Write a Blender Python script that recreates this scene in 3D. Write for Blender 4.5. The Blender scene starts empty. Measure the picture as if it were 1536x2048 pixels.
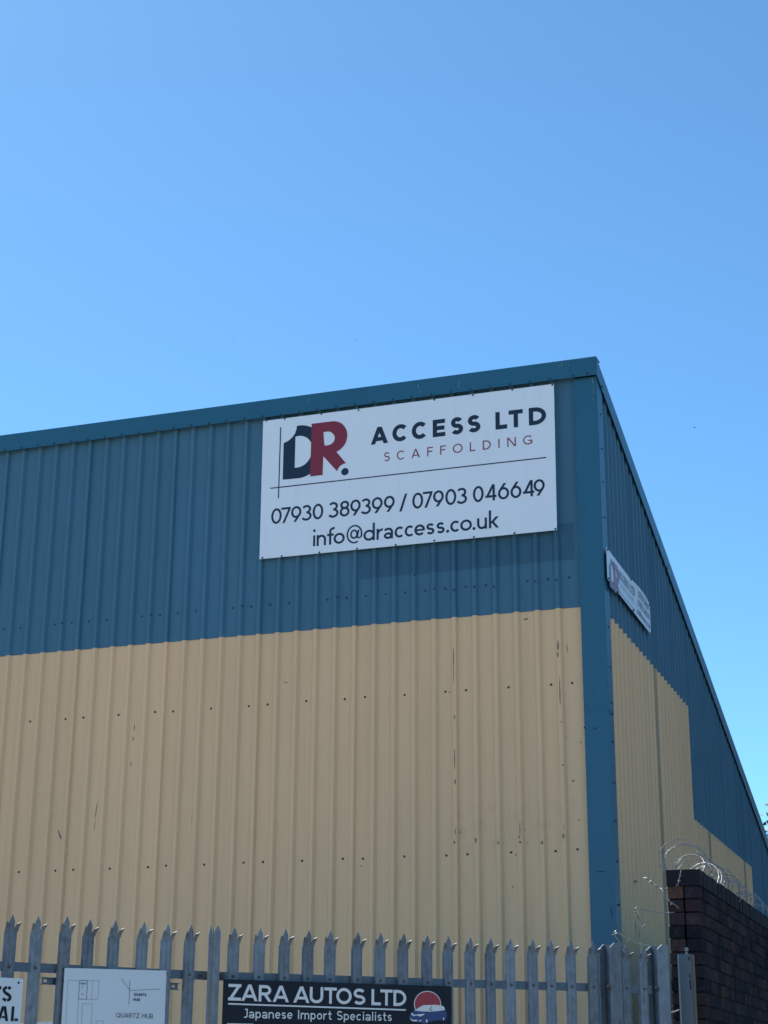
import bpy, math, random
from mathutils import Vector, Matrix, Euler
from mathutils.geometry import tessellate_polygon
random.seed(7)
R = math.radians
SC = bpy.context.scene
COL = SC.collection

# ------------------------------------------------------------------ camera, sky, sun, exposure
cam_d = bpy.data.cameras.new('camera')
cam = bpy.data.objects.new('camera', cam_d); COL.objects.link(cam)
cam.location = (3.3757, -14.7506, 1.6)
cam.rotation_euler = (1.8980, -0.0065, 0.3408)
cam_d.sensor_fit = 'HORIZONTAL'; cam_d.sensor_width = 36.0
cam_d.lens = 3402.4 / 1536 * 36.0
cam_d.clip_start = 0.1; cam_d.clip_end = 3000
SC.camera = cam

SUN_EL, SUN_AZ = R(49.8), R(-50)      # azimuth from +Y, negative towards -X
world = bpy.data.worlds.new('World'); SC.world = world; world.use_nodes = True
wn = world.node_tree.nodes; wl = world.node_tree.links
bg = wn['Background']; sky = wn.new('ShaderNodeTexSky'); sky.sky_type = 'NISHITA'
sky.sun_disc = False; sky.sun_elevation = SUN_EL; sky.sun_rotation = SUN_AZ
sky.air_density = 0.65; sky.dust_density = 0.12; sky.ozone_density = 4.0; sky.altitude = 0
wb = wn.new('ShaderNodeMix'); wb.data_type = 'RGBA'; wb.blend_type = 'MULTIPLY'; wb.inputs['Factor'].default_value = 1
wb.inputs['B'].default_value = (0.66, 0.98, 1.0, 1)          # the camera's cool white balance, over the whole sky alike
wl.new(sky.outputs[0], wb.inputs['A']); wl.new(wb.outputs['Result'], bg.inputs[0]); bg.inputs[1].default_value = 0.142
sd = bpy.data.lights.new('sun', 'SUN'); sd.energy = 5.0; sd.angle = R(0.53); sd.color = (1.0, 0.95, 0.87)
sun = bpy.data.objects.new('sun', sd); COL.objects.link(sun)
sdir = Vector((math.sin(SUN_AZ) * math.cos(SUN_EL), math.cos(SUN_AZ) * math.cos(SUN_EL), math.sin(SUN_EL)))
sun.rotation_euler = sdir.to_track_quat('Z', 'Y').to_euler()
SC.view_settings.view_transform = 'Standard'; SC.view_settings.look = 'None'
SC.view_settings.exposure = 0.6; SC.view_settings.gamma = 1.0
SC.view_settings.use_curve_mapping = False

# measured outlines and letter positions, in metres, on the planes of the signs they belong to
D = {"D": [[-2.9507, 7.7443], [-2.8999, 7.7643], [-2.8609, 7.7928], [-2.8292, 7.8327], [-2.8145, 7.8791], [-2.8109, 7.9138], [-2.7712, 7.9149], [-2.7358, 7.9105], [-2.696, 7.8993], [-2.6525, 7.8789], [-2.6506, 7.7127], [-2.675, 7.748], [-2.6948, 7.7678], [-2.7153, 7.7817], [-2.7419, 7.7947], [-2.7685, 7.8006], [-2.7976, 7.8025], [-2.824, 7.7987], [-2.8244, 7.4663], [-2.7867, 7.4653], [-2.7606, 7.4709], [-2.7302, 7.4812], [-2.7087, 7.4942], [-2.6873, 7.5141], [-2.6703, 7.5363], [-2.6526, 7.5654], [-2.6539, 7.3843], [-2.6797, 7.371], [-2.7056, 7.3619], [-2.7316, 7.3546], [-2.7577, 7.3507], [-2.8101, 7.3499], [-2.9505, 7.3539]], "R": [[-2.6506, 7.9154], [-2.4205, 7.9142], [-2.3944, 7.91], [-2.3681, 7.9014], [-2.3419, 7.8876], [-2.3199, 7.8691], [-2.2996, 7.8456], [-2.2845, 7.8211], [-2.2729, 7.7927], [-2.2664, 7.7624], [-2.266, 7.7364], [-2.27, 7.7109], [-2.2781, 7.6791], [-2.2907, 7.653], [-2.3076, 7.63], [-2.3289, 7.6102], [-2.3528, 7.5941], [-2.3802, 7.5819], [-2.2765, 7.4492], [-2.2937, 7.4478], [-2.3091, 7.4436], [-2.3261, 7.4353], [-2.3431, 7.4228], [-2.3583, 7.404], [-2.3708, 7.3772], [-2.5183, 7.5528], [-2.5231, 7.3538], [-2.6558, 7.3545]], "Rh": [[-2.5215, 7.81], [-2.471, 7.8106], [-2.4491, 7.8044], [-2.4315, 7.7917], [-2.4164, 7.7768], [-2.4048, 7.758], [-2.3993, 7.7373], [-2.4015, 7.7168], [-2.409, 7.6978], [-2.4209, 7.6819], [-2.438, 7.6702], [-2.4596, 7.665], [-2.4813, 7.6625], [-2.5074, 7.6639], [-2.5143, 7.7064]], "dot": [-2.2864, 7.3623], "dotr": 0.0387, "rule": [[-3.0821, 7.2774], [-0.2479, 7.2684]], "vrule": [[-2.9876, 7.9229], [-2.9907, 7.1606]], "access": [["A", -2.0185, -1.8365], ["C", -1.7928, -1.6347], ["C", -1.5914, -1.4344], ["E", -1.3758, -1.2474], ["S", -1.1918, -1.0669], ["S", -1.0206, -0.8927], ["L", -0.7413, -0.6261], ["T", -0.6084, -0.4687], ["D", -0.4098, -0.24]], "scaf": [["S", -1.8773, -1.818], ["C", -1.7456, -1.6643], ["A", -1.595, -1.5076], ["F", -1.4322, -1.3739], ["F", -1.3002, -1.2421], ["O", -1.1714, -1.0739], ["L", -1.001, -0.9462], ["D", -0.8712, -0.7913], ["I", -0.7154, -0.7053], ["N", -0.6272, -0.5431], ["G", -0.4704, -0.3806]], "num1": [["0", -3.0627, -2.9508], ["7", -2.9563, -2.8557], ["9", -2.8503, -2.7405], ["3", -2.7351, -2.6311], ["0", -2.6204, -2.5083], ["3", -2.4519, -2.348], ["8", -2.3353, -2.2318], ["9", -2.2244, -2.1172], ["3", -2.112, -2.0094], ["9", -2.001, -1.8895], ["9", -1.876, -1.7651], ["/", -1.7185, -1.636], ["0", -1.5854, -1.4753], ["7", -1.4774, -1.3804], ["9", -1.3741, -1.267], ["0", -1.2513, -1.1416], ["3", -1.1364, -1.0344], ["0", -0.9753, -0.8689], ["4", -0.8534, -0.7434], ["6", -0.728, -0.6185], ["6", -0.6052, -0.4983], ["4", -0.483, -0.3716], ["9", -0.3786, -0.2707]], "mail": [["i", -2.6113, -2.5847], ["n", -2.572, -2.4734], ["f", -2.4628, -2.3857], ["o", -2.3941, -2.2784], ["@", -2.2595, -2.0952], ["d", -2.0848, -1.9673], ["r", -1.9497, -1.8844], ["a", -1.8741, -1.7812], ["c", -1.7651, -1.6697], ["c", -1.6622, -1.5672], ["e", -1.564, -1.4567], ["s", -1.4441, -1.3624], ["s", -1.3415, -1.2601], [".", -1.2424, -1.2164], ["c", -1.2039, -1.1074], ["o", -1.1043, -0.9886], [".", -0.9804, -0.9557], ["u", -0.9372, -0.8397], ["k", -0.8212, -0.7221]], "signscrews": [[-3.1448, 8.0119], [-2.9463, 8.006], [-2.549, 8.0078], [-2.1512, 7.9982], [-1.358, 8.0043], [-0.9635, 8.0], [-0.5683, 8.0048], [-0.1708, 8.0012], [-3.1446, 6.5567], [-2.9386, 6.5543], [-2.5412, 6.5536], [-2.1487, 6.5537], [-1.7528, 6.552], [-1.3629, 6.5555], [-0.9697, 6.5519], [-0.5725, 6.5495], [-0.1784, 6.5508]], "wires": [[[1.287, -4.06, 2.862], [1.305, -4.06, 2.858], [1.326, -4.06, 2.84], [1.354, -4.06, 2.814], [1.389, -4.06, 2.797], [1.432, -4.06, 2.798], [1.476, -4.06, 2.807], [1.502, -4.06, 2.824], [1.518, -4.06, 2.851], [1.531, -4.06, 2.893]], [[1.389, -4.06, 2.797], [1.416, -4.06, 2.763], [1.436, -4.06, 2.72], [1.457, -4.06, 2.702], [1.488, -4.06, 2.68], [1.473, -4.06, 2.66], [1.454, -4.06, 2.65], [1.411, -4.06, 2.645], [1.325, -4.06, 2.656], [1.239, -4.06, 2.673], [1.231, -4.06, 2.659], [1.23, -4.06, 2.641], [1.24, -4.06, 2.617], [1.257, -4.06, 2.588], [1.274, -4.06, 2.567]], [[1.394, -4.06, 2.059], [1.429, -4.06, 2.052], [1.482, -4.06, 2.066]]], "wirefence": [[1.315, -4.901, 2.378], [1.301, -4.912, 2.406], [1.283, -4.928, 2.437], [1.279, -4.932, 2.453], [1.287, -4.924, 2.459], [1.325, -4.891, 2.436], [1.364, -4.858, 2.412], [1.397, -4.828, 2.398], [1.426, -4.804, 2.393], [1.454, -4.779, 2.39]]}
E_ = {"zara": [["Z", -1.0402, -0.9711], ["A", -0.9702, -0.8816], ["R", -0.8762, -0.804], ["A", -0.7997, -0.7113], ["A", -0.6873, -0.5981], ["U", -0.5968, -0.5222], ["T", -0.5157, -0.4467], ["O", -0.4488, -0.3628], ["S", -0.3529, -0.2853], ["L", -0.2504, -0.1973], ["T", -0.2003, -0.1299], ["D", -0.1248, -0.052]], "glass": [[-0.005, 2.0011], [0.0451, 2.028], [0.1102, 2.0318], [0.1488, 2.0303], [0.1675, 2.0237], [0.1741, 2.0061], [0.13, 1.9998], [0.0848, 1.996], [0.0398, 1.9962], [0.0029, 1.9989]], "body": [[-0.005, 2.0002], [0.0029, 1.998], [0.0398, 1.9953], [0.0848, 1.9951], [0.13, 1.9988], [0.1741, 2.0052], [0.182, 1.9969], [0.1854, 1.9829], [0.1832, 1.9664], [0.1751, 1.9521], [0.1591, 1.9483], [0.1485, 1.9551], [0.0847, 1.9445], [0.0662, 1.9325], [0.0503, 1.9322], [0.024, 1.9398], [-0.0129, 1.9426], [-0.0273, 1.9528], [-0.0326, 1.9644], [-0.0313, 1.976], [-0.0221, 1.9879]], "light": [[-0.0248, 1.9867], [-0.0182, 1.988], [-0.0076, 1.9777], [0.0134, 1.9805], [0.057, 1.9844], [0.0398, 1.9728], [0.024, 1.9702], [0.0108, 1.9757], [-0.0103, 1.9706], [-0.0208, 1.9774]], "bump": [[-0.0313, 1.9667], [-0.026, 1.9563], [-0.0129, 1.9517], [0.0134, 1.9536], [0.0069, 1.9442], [-0.0129, 1.9449], [-0.0265, 1.951]], "fog": [[0.0227, 1.9503], [0.0372, 1.9529], [0.0345, 1.947], [0.02, 1.9444]], "pil": [[0.0796, 2.0029], [0.0827, 2.0023], [0.0982, 2.0233], [0.095, 2.0244]], "sun": [0.073, 2.0333], "sunr": [0.0794, 0.0695], "wh": [[0.0662, 1.9477, 0.004, 0.007], [0.1645, 1.9613, 0.003, 0.0055]]}
F_ = {"thin": [[[-0.2637, 2.0959], [-0.0979, 2.0997], [-0.0981, 2.0105], [-0.202, 2.0086]], [[-0.2637, 2.0959], [-0.2609, 1.8911]], [[-0.2015, 2.0983], [-0.2007, 1.8926]], [[-0.1313, 2.0984], [-0.1322, 2.0094]], [[-0.1787, 1.9881], [-0.1248, 1.9891], [-0.1264, 1.8945]], [[-0.1787, 1.9881], [-0.1781, 1.8932]], [[-0.1006, 1.9092], [-0.0613, 1.9102], [-0.0611, 1.8961]], [[-0.1006, 1.9092], [-0.1005, 1.8951]]], "bold": [[[-0.2014, 2.0975], [-0.1602, 2.0984], [-0.1594, 2.01], [-0.2013, 2.0097], [-0.2014, 2.0975]]], "ax": [[[0.0235, 2.1141], [0.0742, 2.0593]], [[0.0701, 2.1076], [0.0721, 1.9909]], [[0.0742, 2.0593], [0.2411, 2.0725]]]}
DSCR = [[-5.377, 6.089], [-4.368, 6.093], [-3.365, 6.097], [-2.366, 6.096], [-1.578, 6.248], [-1.378, 6.091], [-1.183, 6.059], [-0.984, 6.074], [-0.794, 6.057], [-0.394, 6.072], [-0.195, 6.069]]
BIRDS = [[-13.59, 97.77, 45.96], [-43.58, 85.01, 51.64], [-35.46, 87.92, 51.61]]

# ------------------------------------------------------------------ helpers
class MB:
    def __init__(s): s.v = []; s.f = []; s.m = []
    def poly(s, pts, mi=0):
        n = len(s.v); s.v += [tuple(p) for p in pts]; s.f.append(tuple(range(n, n + len(pts)))); s.m.append(mi)
    def box(s, a, b, M=None, mi=0):
        x0, y0, z0 = a; x1, y1, z1 = b
        P = [(x0, y0, z0), (x1, y0, z0), (x1, y1, z0), (x0, y1, z0), (x0, y0, z1), (x1, y0, z1), (x1, y1, z1), (x0, y1, z1)]
        if M is not None: P = [tuple(M @ Vector(p)) for p in P]
        n = len(s.v); s.v += P
        for f in ((0, 3, 2, 1), (4, 5, 6, 7), (0, 1, 5, 4), (1, 2, 6, 5), (2, 3, 7, 6), (3, 0, 4, 7)):
            s.f.append(tuple(n + i for i in f)); s.m.append(mi)
    def prism(s, pts2, fn, d0, d1, mi=0):
        """polygon in (u,w) extruded between depths d0,d1; fn(u,w,d)->3D"""
        tri = tessellate_polygon([[Vector((p[0], p[1], 0)) for p in pts2]])
        n = len(s.v); k = len(pts2)
        s.v += [tuple(fn(u, w, d0)) for u, w in pts2] + [tuple(fn(u, w, d1)) for u, w in pts2]
        for t in tri:
            s.f.append(tuple(n + i for i in t)); s.m.append(mi)
            s.f.append(tuple(n + k + i for i in reversed(t))); s.m.append(mi)
        for i in range(k):
            j = (i + 1) % k; s.f.append((n + i, n + j, n + k + j, n + k + i)); s.m.append(mi)
    def tube(s, pts, r, seg=6, closed=False, mi=0):
        pts = [Vector(p) for p in pts]; rings = []
        up = Vector((0.13, 0.27, 0.95))
        for i, p in enumerate(pts):
            t = (pts[min(i + 1, len(pts) - 1)] - pts[max(i - 1, 0)]).normalized()
            a = t.cross(up)
            if a.length < 1e-3: a = t.cross(Vector((1, 0, 0)))
            a.normalize(); b = t.cross(a)
            n = len(s.v); rr = r[i] if isinstance(r, (list, tuple)) else r
            s.v += [tuple(p + a * rr * math.cos(2 * math.pi * k / seg) + b * rr * math.sin(2 * math.pi * k / seg)) for k in range(seg)]
            rings.append(n)
        for a, b in zip(rings, rings[1:]):
            for k in range(seg):
                s.f.append((a + k, a + (k + 1) % seg, b + (k + 1) % seg, b + k)); s.m.append(mi)
        s.f.append(tuple(rings[0] + k for k in reversed(range(seg)))); s.m.append(mi)
        s.f.append(tuple(rings[-1] + k for k in range(seg))); s.m.append(mi)
    def mesh(s, name, mats, smooth=False):
        me = bpy.data.meshes.new(name); me.from_pydata(s.v, [], s.f)
        for m in (mats if isinstance(mats, (list, tuple)) else [mats]): me.materials.append(m)
        me.polygons.foreach_set('material_index', s.m)
        if smooth: me.polygons.foreach_set('use_smooth', [True] * len(s.f))
        me.update(); me.validate(); return me
    def build(s, name, mats, parent=None, smooth=False, **kw):
        return link(name, s.mesh(name, mats, smooth), parent, **kw)

def link(name, me, parent=None, label=None, cat=None, group=None, kind=None, loc=None):
    o = bpy.data.objects.new(name, me); COL.objects.link(o)
    if parent is not None: o.parent = parent
    if label: o['label'] = label
    if cat: o['category'] = cat
    if group: o['group'] = group
    if kind: o['kind'] = kind
    if loc is not None: o.location = loc
    return o

def thing(name, label, cat, group=None):
    return link(name, None, None, label, cat, group)

def bevel(o, w, seg=1):
    m = o.modifiers.new('bevel', 'BEVEL'); m.width = w; m.segments = seg; m.limit_method = 'ANGLE'; return o

# ------------------------------------------------------------------ materials
def mat(name, col, rough=0.5, metal=0.0, spec=0.5, noise=None, bump=None, extra=None, objvar=0.0):
    """noise: list of (scale3, strength, dark colour factor, contrast lo, hi)"""
    m = bpy.data.materials.new(name); m.use_nodes = True
    N = m.node_tree.nodes; L = m.node_tree.links; b = N['Principled BSDF']
    b.inputs['Roughness'].default_value = rough; b.inputs['Metallic'].default_value = metal
    b.inputs['Specular IOR Level'].default_value = spec
    tc = N.new('ShaderNodeTexCoord')
    geo = N.new('ShaderNodeNewGeometry')
    rgb = N.new('ShaderNodeRGB'); rgb.outputs[0].default_value = (*col, 1); cur = rgb.outputs[0]
    for (sc, st, c2, lo, hi) in (noise or []):
        mp = N.new('ShaderNodeMapping'); mp.inputs['Scale'].default_value = sc; L.new(geo.outputs['Position'], mp.inputs[0])
        nz = N.new('ShaderNodeTexNoise'); nz.inputs['Scale'].default_value = 1.0; nz.inputs['Detail'].default_value = 6; nz.inputs['Roughness'].default_value = 0.62
        L.new(mp.outputs[0], nz.inputs['Vector'])
        mr = N.new('ShaderNodeMapRange'); mr.inputs['From Min'].default_value = lo; mr.inputs['From Max'].default_value = hi
        mr.inputs['To Min'].default_value = 0; mr.inputs['To Max'].default_value = st
        L.new(nz.outputs['Fac'], mr.inputs['Value'])
        mx = N.new('ShaderNodeMix'); mx.data_type = 'RGBA'; L.new(mr.outputs[0], mx.inputs['Factor']); L.new(cur, mx.inputs['A'])
        mx.inputs['B'].default_value = (*c2, 1); cur = mx.outputs['Result']
    if objvar:
        oi = N.new('ShaderNodeObjectInfo'); hs = N.new('ShaderNodeHueSaturation')
        mr = N.new('ShaderNodeMapRange'); mr.inputs['To Min'].default_value = 1 - objvar; mr.inputs['To Max'].default_value = 1 + objvar
        L.new(oi.outputs['Random'], mr.inputs['Value']); L.new(mr.outputs[0], hs.inputs['Value']); L.new(cur, hs.inputs['Color']); cur = hs.outputs[0]
    if extra: cur = extra(N, L, geo, cur, b)
    L.new(cur, b.inputs['Base Color'])
    if bump:
        sc, st, dist = bump
        mp = N.new('ShaderNodeMapping'); mp.inputs['Scale'].default_value = sc; L.new(geo.outputs['Position'], mp.inputs[0])
        nz = N.new('ShaderNodeTexNoise'); nz.inputs['Scale'].default_value = 1.0; nz.inputs['Detail'].default_value = 3
        L.new(mp.outputs[0], nz.inputs['Vector'])
        bp = N.new('ShaderNodeBump'); bp.inputs['Strength'].default_value = st; bp.inputs['Distance'].default_value = dist
        L.new(nz.outputs['Fac'], bp.inputs['Height']); L.new(bp.outputs[0], b.inputs['Normal'])
    return m

def boxmask(N, L, geo, rng, soft=0.02):
    """mask 1 inside x,z box (world position)"""
    sp = N.new('ShaderNodeSeparateXYZ'); L.new(geo.outputs['Position'], sp.inputs[0]); out = None
    for ax, lo, hi in rng:
        for e, sg in ((lo, 1), (hi, -1)):
            mr = N.new('ShaderNodeMapRange'); mr.interpolation_type = 'SMOOTHSTEP'
            mr.inputs['From Min'].default_value = e - soft; mr.inputs['From Max'].default_value = e + soft
            if sg < 0: mr.inputs['To Min'].default_value = 1; mr.inputs['To Max'].default_value = 0
            L.new(sp.outputs[ax], mr.inputs['Value'])
            if out is None: out = mr.outputs[0]
            else:
                mm = N.new('ShaderNodeMath'); mm.operation = 'MULTIPLY'; L.new(out, mm.inputs[0]); L.new(mr.outputs[0], mm.inputs[1]); out = mm.outputs[0]
    return out

def old_sign_ghost(N, L, geo, cur, b):
    mk = boxmask(N, L, geo, [(0, -2.15, -0.02), (2, 6.26, 6.62)], 0.012)
    mm = N.new('ShaderNodeMath'); mm.operation = 'MULTIPLY'; L.new(mk, mm.inputs[0]); mm.inputs[1].default_value = 0.35
    mx = N.new('ShaderNodeMix'); mx.data_type = 'RGBA'; L.new(mm.outputs[0], mx.inputs['Factor']); L.new(cur, mx.inputs['A'])
    mx.inputs['B'].default_value = (0.010, 0.045, 0.085, 1); return mx.outputs['Result']
def damp_patch(N, L, geo, cur, b):
    mk = boxmask(N, L, geo, [(0, -1.22, -0.10), (2, 3.62, 4.05)], 0.06)
    nz = N.new('ShaderNodeTexNoise'); nz.inputs['Scale'].default_value = 9; nz.inputs['Detail'].default_value = 8; L.new(geo.outputs['Position'], nz.inputs['Vector'])
    mr = N.new('ShaderNodeMapRange'); mr.inputs['From Min'].default_value = 0.45; mr.inputs['From Max'].default_value = 0.75; mr.inputs['To Max'].default_value = 0.12
    L.new(nz.outputs['Fac'], mr.inputs['Value'])
    mm = N.new('ShaderNodeMath'); mm.operation = 'MULTIPLY'; L.new(mk, mm.inputs[0]); L.new(mr.outputs[0], mm.inputs[1])
    mx = N.new('ShaderNodeMix'); mx.data_type = 'RGBA'; L.new(mm.outputs[0], mx.inputs['Factor']); L.new(cur, mx.inputs['A'])
    mx.inputs['B'].default_value = (0.16, 0.12, 0.10, 1); return mx.outputs['Result']

BLUE = (0.068, 0.174, 0.264); BEIGE = (0.85, 0.550, 0.318)
M_blue = mat('blue_coated_steel', BLUE, 0.46, spec=0.26, noise=[((1.2, 1.2, 0.5), 0.35, (0.05, 0.15, 0.20), 0.4, 0.75), ((9, 9, 2.2), 0.25, (0.018, 0.09, 0.15), 0.5, 0.8), ((16, 16, 0.3), 0.35, (0.07, 0.17, 0.22), 0.48, 0.72)],
             bump=((2.2, 2.2, 0.8), 0.28, 0.012), extra=old_sign_ghost, objvar=0.05)
M_bluetrim = mat('blue_trim_steel', (0.018, 0.125, 0.205), 0.38, spec=0.5, noise=[((2, 2, 1), 0.3, (0.035, 0.10, 0.15), 0.4, 0.75), ((30, 30, 4), 0.25, (0.012, 0.05, 0.09), 0.58, 0.8)],
             bump=((3, 3, 2), 0.2, 0.008), objvar=0.04)
M_beige = mat('beige_coated_steel', BEIGE, 0.5, spec=0.22, noise=[((1.1, 1.1, 0.4), 0.35, (0.70, 0.48, 0.275), 0.4, 0.75), ((7, 7, 1.0), 0.22, (0.58, 0.38, 0.23), 0.52, 0.85), ((15, 15, 0.25), 0.25, (0.60, 0.42, 0.25), 0.50, 0.72), ((70, 70, 50), 0.35, (0.44, 0.30, 0.20), 0.66, 0.72)],
             bump=((2.2, 2.2, 0.8), 0.25, 0.012), extra=damp_patch, objvar=0.035)
M_beige_dark = mat('darker_beige_steel', (0.44, 0.33, 0.21), 0.6, noise=[((8, 8, 1), 0.6, (0.26, 0.21, 0.15), 0.4, 0.7)])
M_screw = mat('screw_cap', (0.025, 0.035, 0.05), 0.5, noise=[((90, 90, 90), 0.4, (0.08, 0.06, 0.04), 0.4, 0.7)])
M_screwb = mat('blue_screw_cap', (0.012, 0.035, 0.07), 0.45, noise=[((90, 90, 90), 0.4, (0.03, 0.06, 0.09), 0.4, 0.7)])
M_dark = mat('dark_void', (0.01, 0.012, 0.015), 0.9, noise=[((5, 5, 5), 0.3, (0.02, 0.02, 0.02), 0.4, 0.7)])
M_scuff = mat('scuffed_metal', (0.21, 0.17, 0.135), 0.7, noise=[((60, 60, 60), 0.5, (0.2, 0.16, 0.12), 0.4, 0.7)])
M_drip = mat('bird_lime', (0.30, 0.36, 0.38), 0.8, noise=[((80, 80, 20), 0.5, (0.1, 0.16, 0.2), 0.4, 0.7)])
M_white = mat('white_sign_panel', (0.83, 0.87, 0.93), 0.42, spec=0.4, noise=[((30, 30, 1.5), 0.22, (0.64, 0.68, 0.73), 0.55, 0.75), ((3, 3, 3), 0.25, (0.78, 0.83, 0.90), 0.4, 0.75)])
M_edge = mat('sign_panel_edge', (0.75, 0.75, 0.74), 0.5, noise=[((20, 20, 20), 0.2, (0.5, 0.5, 0.5), 0.4, 0.8)])
M_navy = mat('navy_vinyl', (0.010, 0.022, 0.045), 0.4, noise=[((5, 5, 5), 0.2, (0.02, 0.03, 0.05), 0.4, 0.8)])
M_red = mat('red_vinyl', (0.26, 0.022, 0.045), 0.42, noise=[((5, 5, 5), 0.2, (0.21, 0.02, 0.04), 0.4, 0.8)])
M_plan = mat('plan_sign_panel', (0.55, 0.60, 0.66), 0.35, noise=[((4, 4, 4), 0.3, (0.48, 0.53, 0.59), 0.4, 0.75)])
M_ink = mat('faint_ink', (0.07, 0.08, 0.11), 0.5, noise=[((30, 30, 30), 0.3, (0.14, 0.15, 0.18), 0.4, 0.7)])
M_black = mat('black_sign_panel', (0.004, 0.008, 0.018), 0.45, spec=0.2, noise=[((5, 5, 5), 0.4, (0.012, 0.016, 0.024), 0.4, 0.7)])
M_lett = mat('white_vinyl', (0.62, 0.64, 0.67), 0.45, noise=[((20, 20, 20), 0.25, (0.5, 0.53, 0.56), 0.4, 0.75)])
M_flagred = mat('sun_red_vinyl', (0.30, 0.012, 0.03), 0.42, noise=[((20, 20, 20), 0.25, (0.24, 0.01, 0.03), 0.4, 0.75)])
M_carblue = mat('logo_blue_vinyl', (0.010, 0.035, 0.16), 0.42, noise=[((60, 60, 60), 0.3, (0.008, 0.02, 0.09), 0.4, 0.75)])
M_galv = mat('galvanised_steel', (0.165, 0.190, 0.222), 0.55, metal=0.4, noise=[((38, 38, 22), 0.75, (0.085, 0.10, 0.125), 0.40, 0.66), ((5, 5, 6), 0.55, (0.20, 0.24, 0.28), 0.45, 0.7), ((14, 14, 3), 0.35, (0.16, 0.14, 0.12), 0.55, 0.8)],
             bump=((60, 60, 60), 0.2, 0.002), objvar=0.22)
M_galvd = mat('galvanised_rail', (0.08, 0.105, 0.14), 0.45, metal=0.5, noise=[((30, 30, 30), 0.6, (0.05, 0.07, 0.10), 0.42, 0.66)], bump=((60, 60, 60), 0.2, 0.002))
M_bolt = mat('weathered_bolt', (0.06, 0.055, 0.055), 0.6, metal=0.5, noise=[((90, 90, 90), 0.5, (0.12, 0.07, 0.04), 0.45, 0.7)])
M_wire = mat('bright_wire', (0.30, 0.30, 0.30), 0.42, metal=0.3, noise=[((40, 40, 40), 0.4, (0.18, 0.17, 0.16), 0.4, 0.7)])
M_post = mat('grey_steel_post', (0.11, 0.14, 0.17), 0.38, metal=0.4, noise=[((6, 6, 2), 0.4, (0.14, 0.17, 0.19), 0.4, 0.7)])
M_brickrefl = mat('post_brick_reflection', (0.09, 0.065, 0.06), 0.55, metal=0.2, noise=[((12, 12, 3), 0.5, (0.22, 0.12, 0.07), 0.4, 0.7)])  # reddish brick reflection, painted onto the right side of the post
brk = [(0.062, 0.037, 0.038), (0.050, 0.033, 0.038), (0.028, 0.024, 0.032), (0.017, 0.018, 0.027), (0.042, 0.031, 0.034), (0.105, 0.052, 0.040)]
M_bricks = [mat('brick_%s' % n, c, 0.9, spec=0.12, noise=[((45, 45, 45), 0.6, tuple(v * 0.4 for v in c), 0.40, 0.66), ((22, 22, 22), 0.6, (0.085, 0.048, 0.042), 0.52, 0.70), ((9, 9, 9), 0.5, (0.012, 0.011, 0.014), 0.5, 0.7)],
             bump=((70, 70, 70), 0.9, 0.006), objvar=0.2) for n, c in zip(('red', 'plum', 'blue_black', 'black', 'brown', 'orange'), brk)]
M_coping = mat('engineering_brick', (0.014, 0.012, 0.020), 0.7, spec=0.2, noise=[((30, 30, 30), 0.4, (0.009, 0.008, 0.013), 0.4, 0.7)], bump=((90, 90, 90), 0.3, 0.003), objvar=0.12)
M_mortar = mat('sooty_mortar', (0.020, 0.019, 0.021), 0.95, spec=0.05, noise=[((30, 30, 30), 0.8, (0.10, 0.085, 0.08), 0.5, 0.75)], bump=((150, 150, 150), 0.6, 0.004))
M_mortarw = mat('broken_mortar', (0.30, 0.29, 0.28), 0.95, spec=0.1, noise=[((80, 80, 80), 0.5, (0.15, 0.14, 0.13), 0.5, 0.75)])
M_ground = mat('concrete_yard', (0.37, 0.335, 0.285), 0.9, spec=0.2, noise=[((0.4, 0.4, 0.4), 0.5, (0.30, 0.275, 0.24), 0.4, 0.7), ((25, 25, 25), 0.3, (0.42, 0.39, 0.35), 0.5, 0.8)], bump=((60, 60, 60), 0.4, 0.004))
M_vanw = mat('white_van_paint', (0.78, 0.78, 0.77), 0.25, noise=[((2, 2, 2), 0.15, (0.7, 0.7, 0.69), 0.4, 0.8)])
M_glass = mat('dark_glass', (0.02, 0.025, 0.03), 0.08, spec=0.7, noise=[((3, 3, 3), 0.2, (0.03, 0.035, 0.04), 0.4, 0.8)])
M_tyre = mat('tyre_rubber', (0.02, 0.02, 0.02), 0.9, noise=[((30, 30, 30), 0.3, (0.035, 0.034, 0.032), 0.4, 0.7)])
M_leaf = mat('leaf', (0.040, 0.055, 0.024), 0.6, noise=[((2, 2, 2), 0.6, (0.07, 0.085, 0.04), 0.4, 0.7)])
M_bark = mat('bark', (0.09, 0.07, 0.05), 0.9, noise=[((12, 12, 3), 0.6, (0.04, 0.03, 0.025), 0.4, 0.7)], bump=((30, 30, 8), 0.6, 0.02))
M_bird = mat('dark_feathers', (0.02, 0.02, 0.022), 0.8, noise=[((30, 30, 30), 0.3, (0.05, 0.05, 0.05), 0.4, 0.7)])

# ------------------------------------------------------------------ ground
g = MB(); g.poly([(-900, -900, 0), (900, -900, 0), (900, 900, 0), (-900, 900, 0)])
g.build('ground', M_ground, kind='structure')
M_tar = mat('added_tarmac', (0.045, 0.046, 0.050), 0.9, spec=0.2, noise=[((0.6, 0.6, 0.6), 0.4, (0.06, 0.058, 0.055), 0.4, 0.7), ((60, 60, 60), 0.4, (0.09, 0.088, 0.085), 0.5, 0.8)], bump=((120, 120, 120), 0.5, 0.004))
g = MB(); g.poly([(1.64, -6.0, 0.004), (60, -6.0, 0.004), (60, 80, 0.004), (1.64, 80, 0.004)]); g.poly([(0.26, 0.3, 0.004), (1.42, -3.98, 0.004), (1.42, 16, 0.004), (0.26, 16, 0.004)])
g.build('added_dark_ground', M_tar, kind='structure')  # unseen dark ground, added to cut bounce light on the side wall

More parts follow.
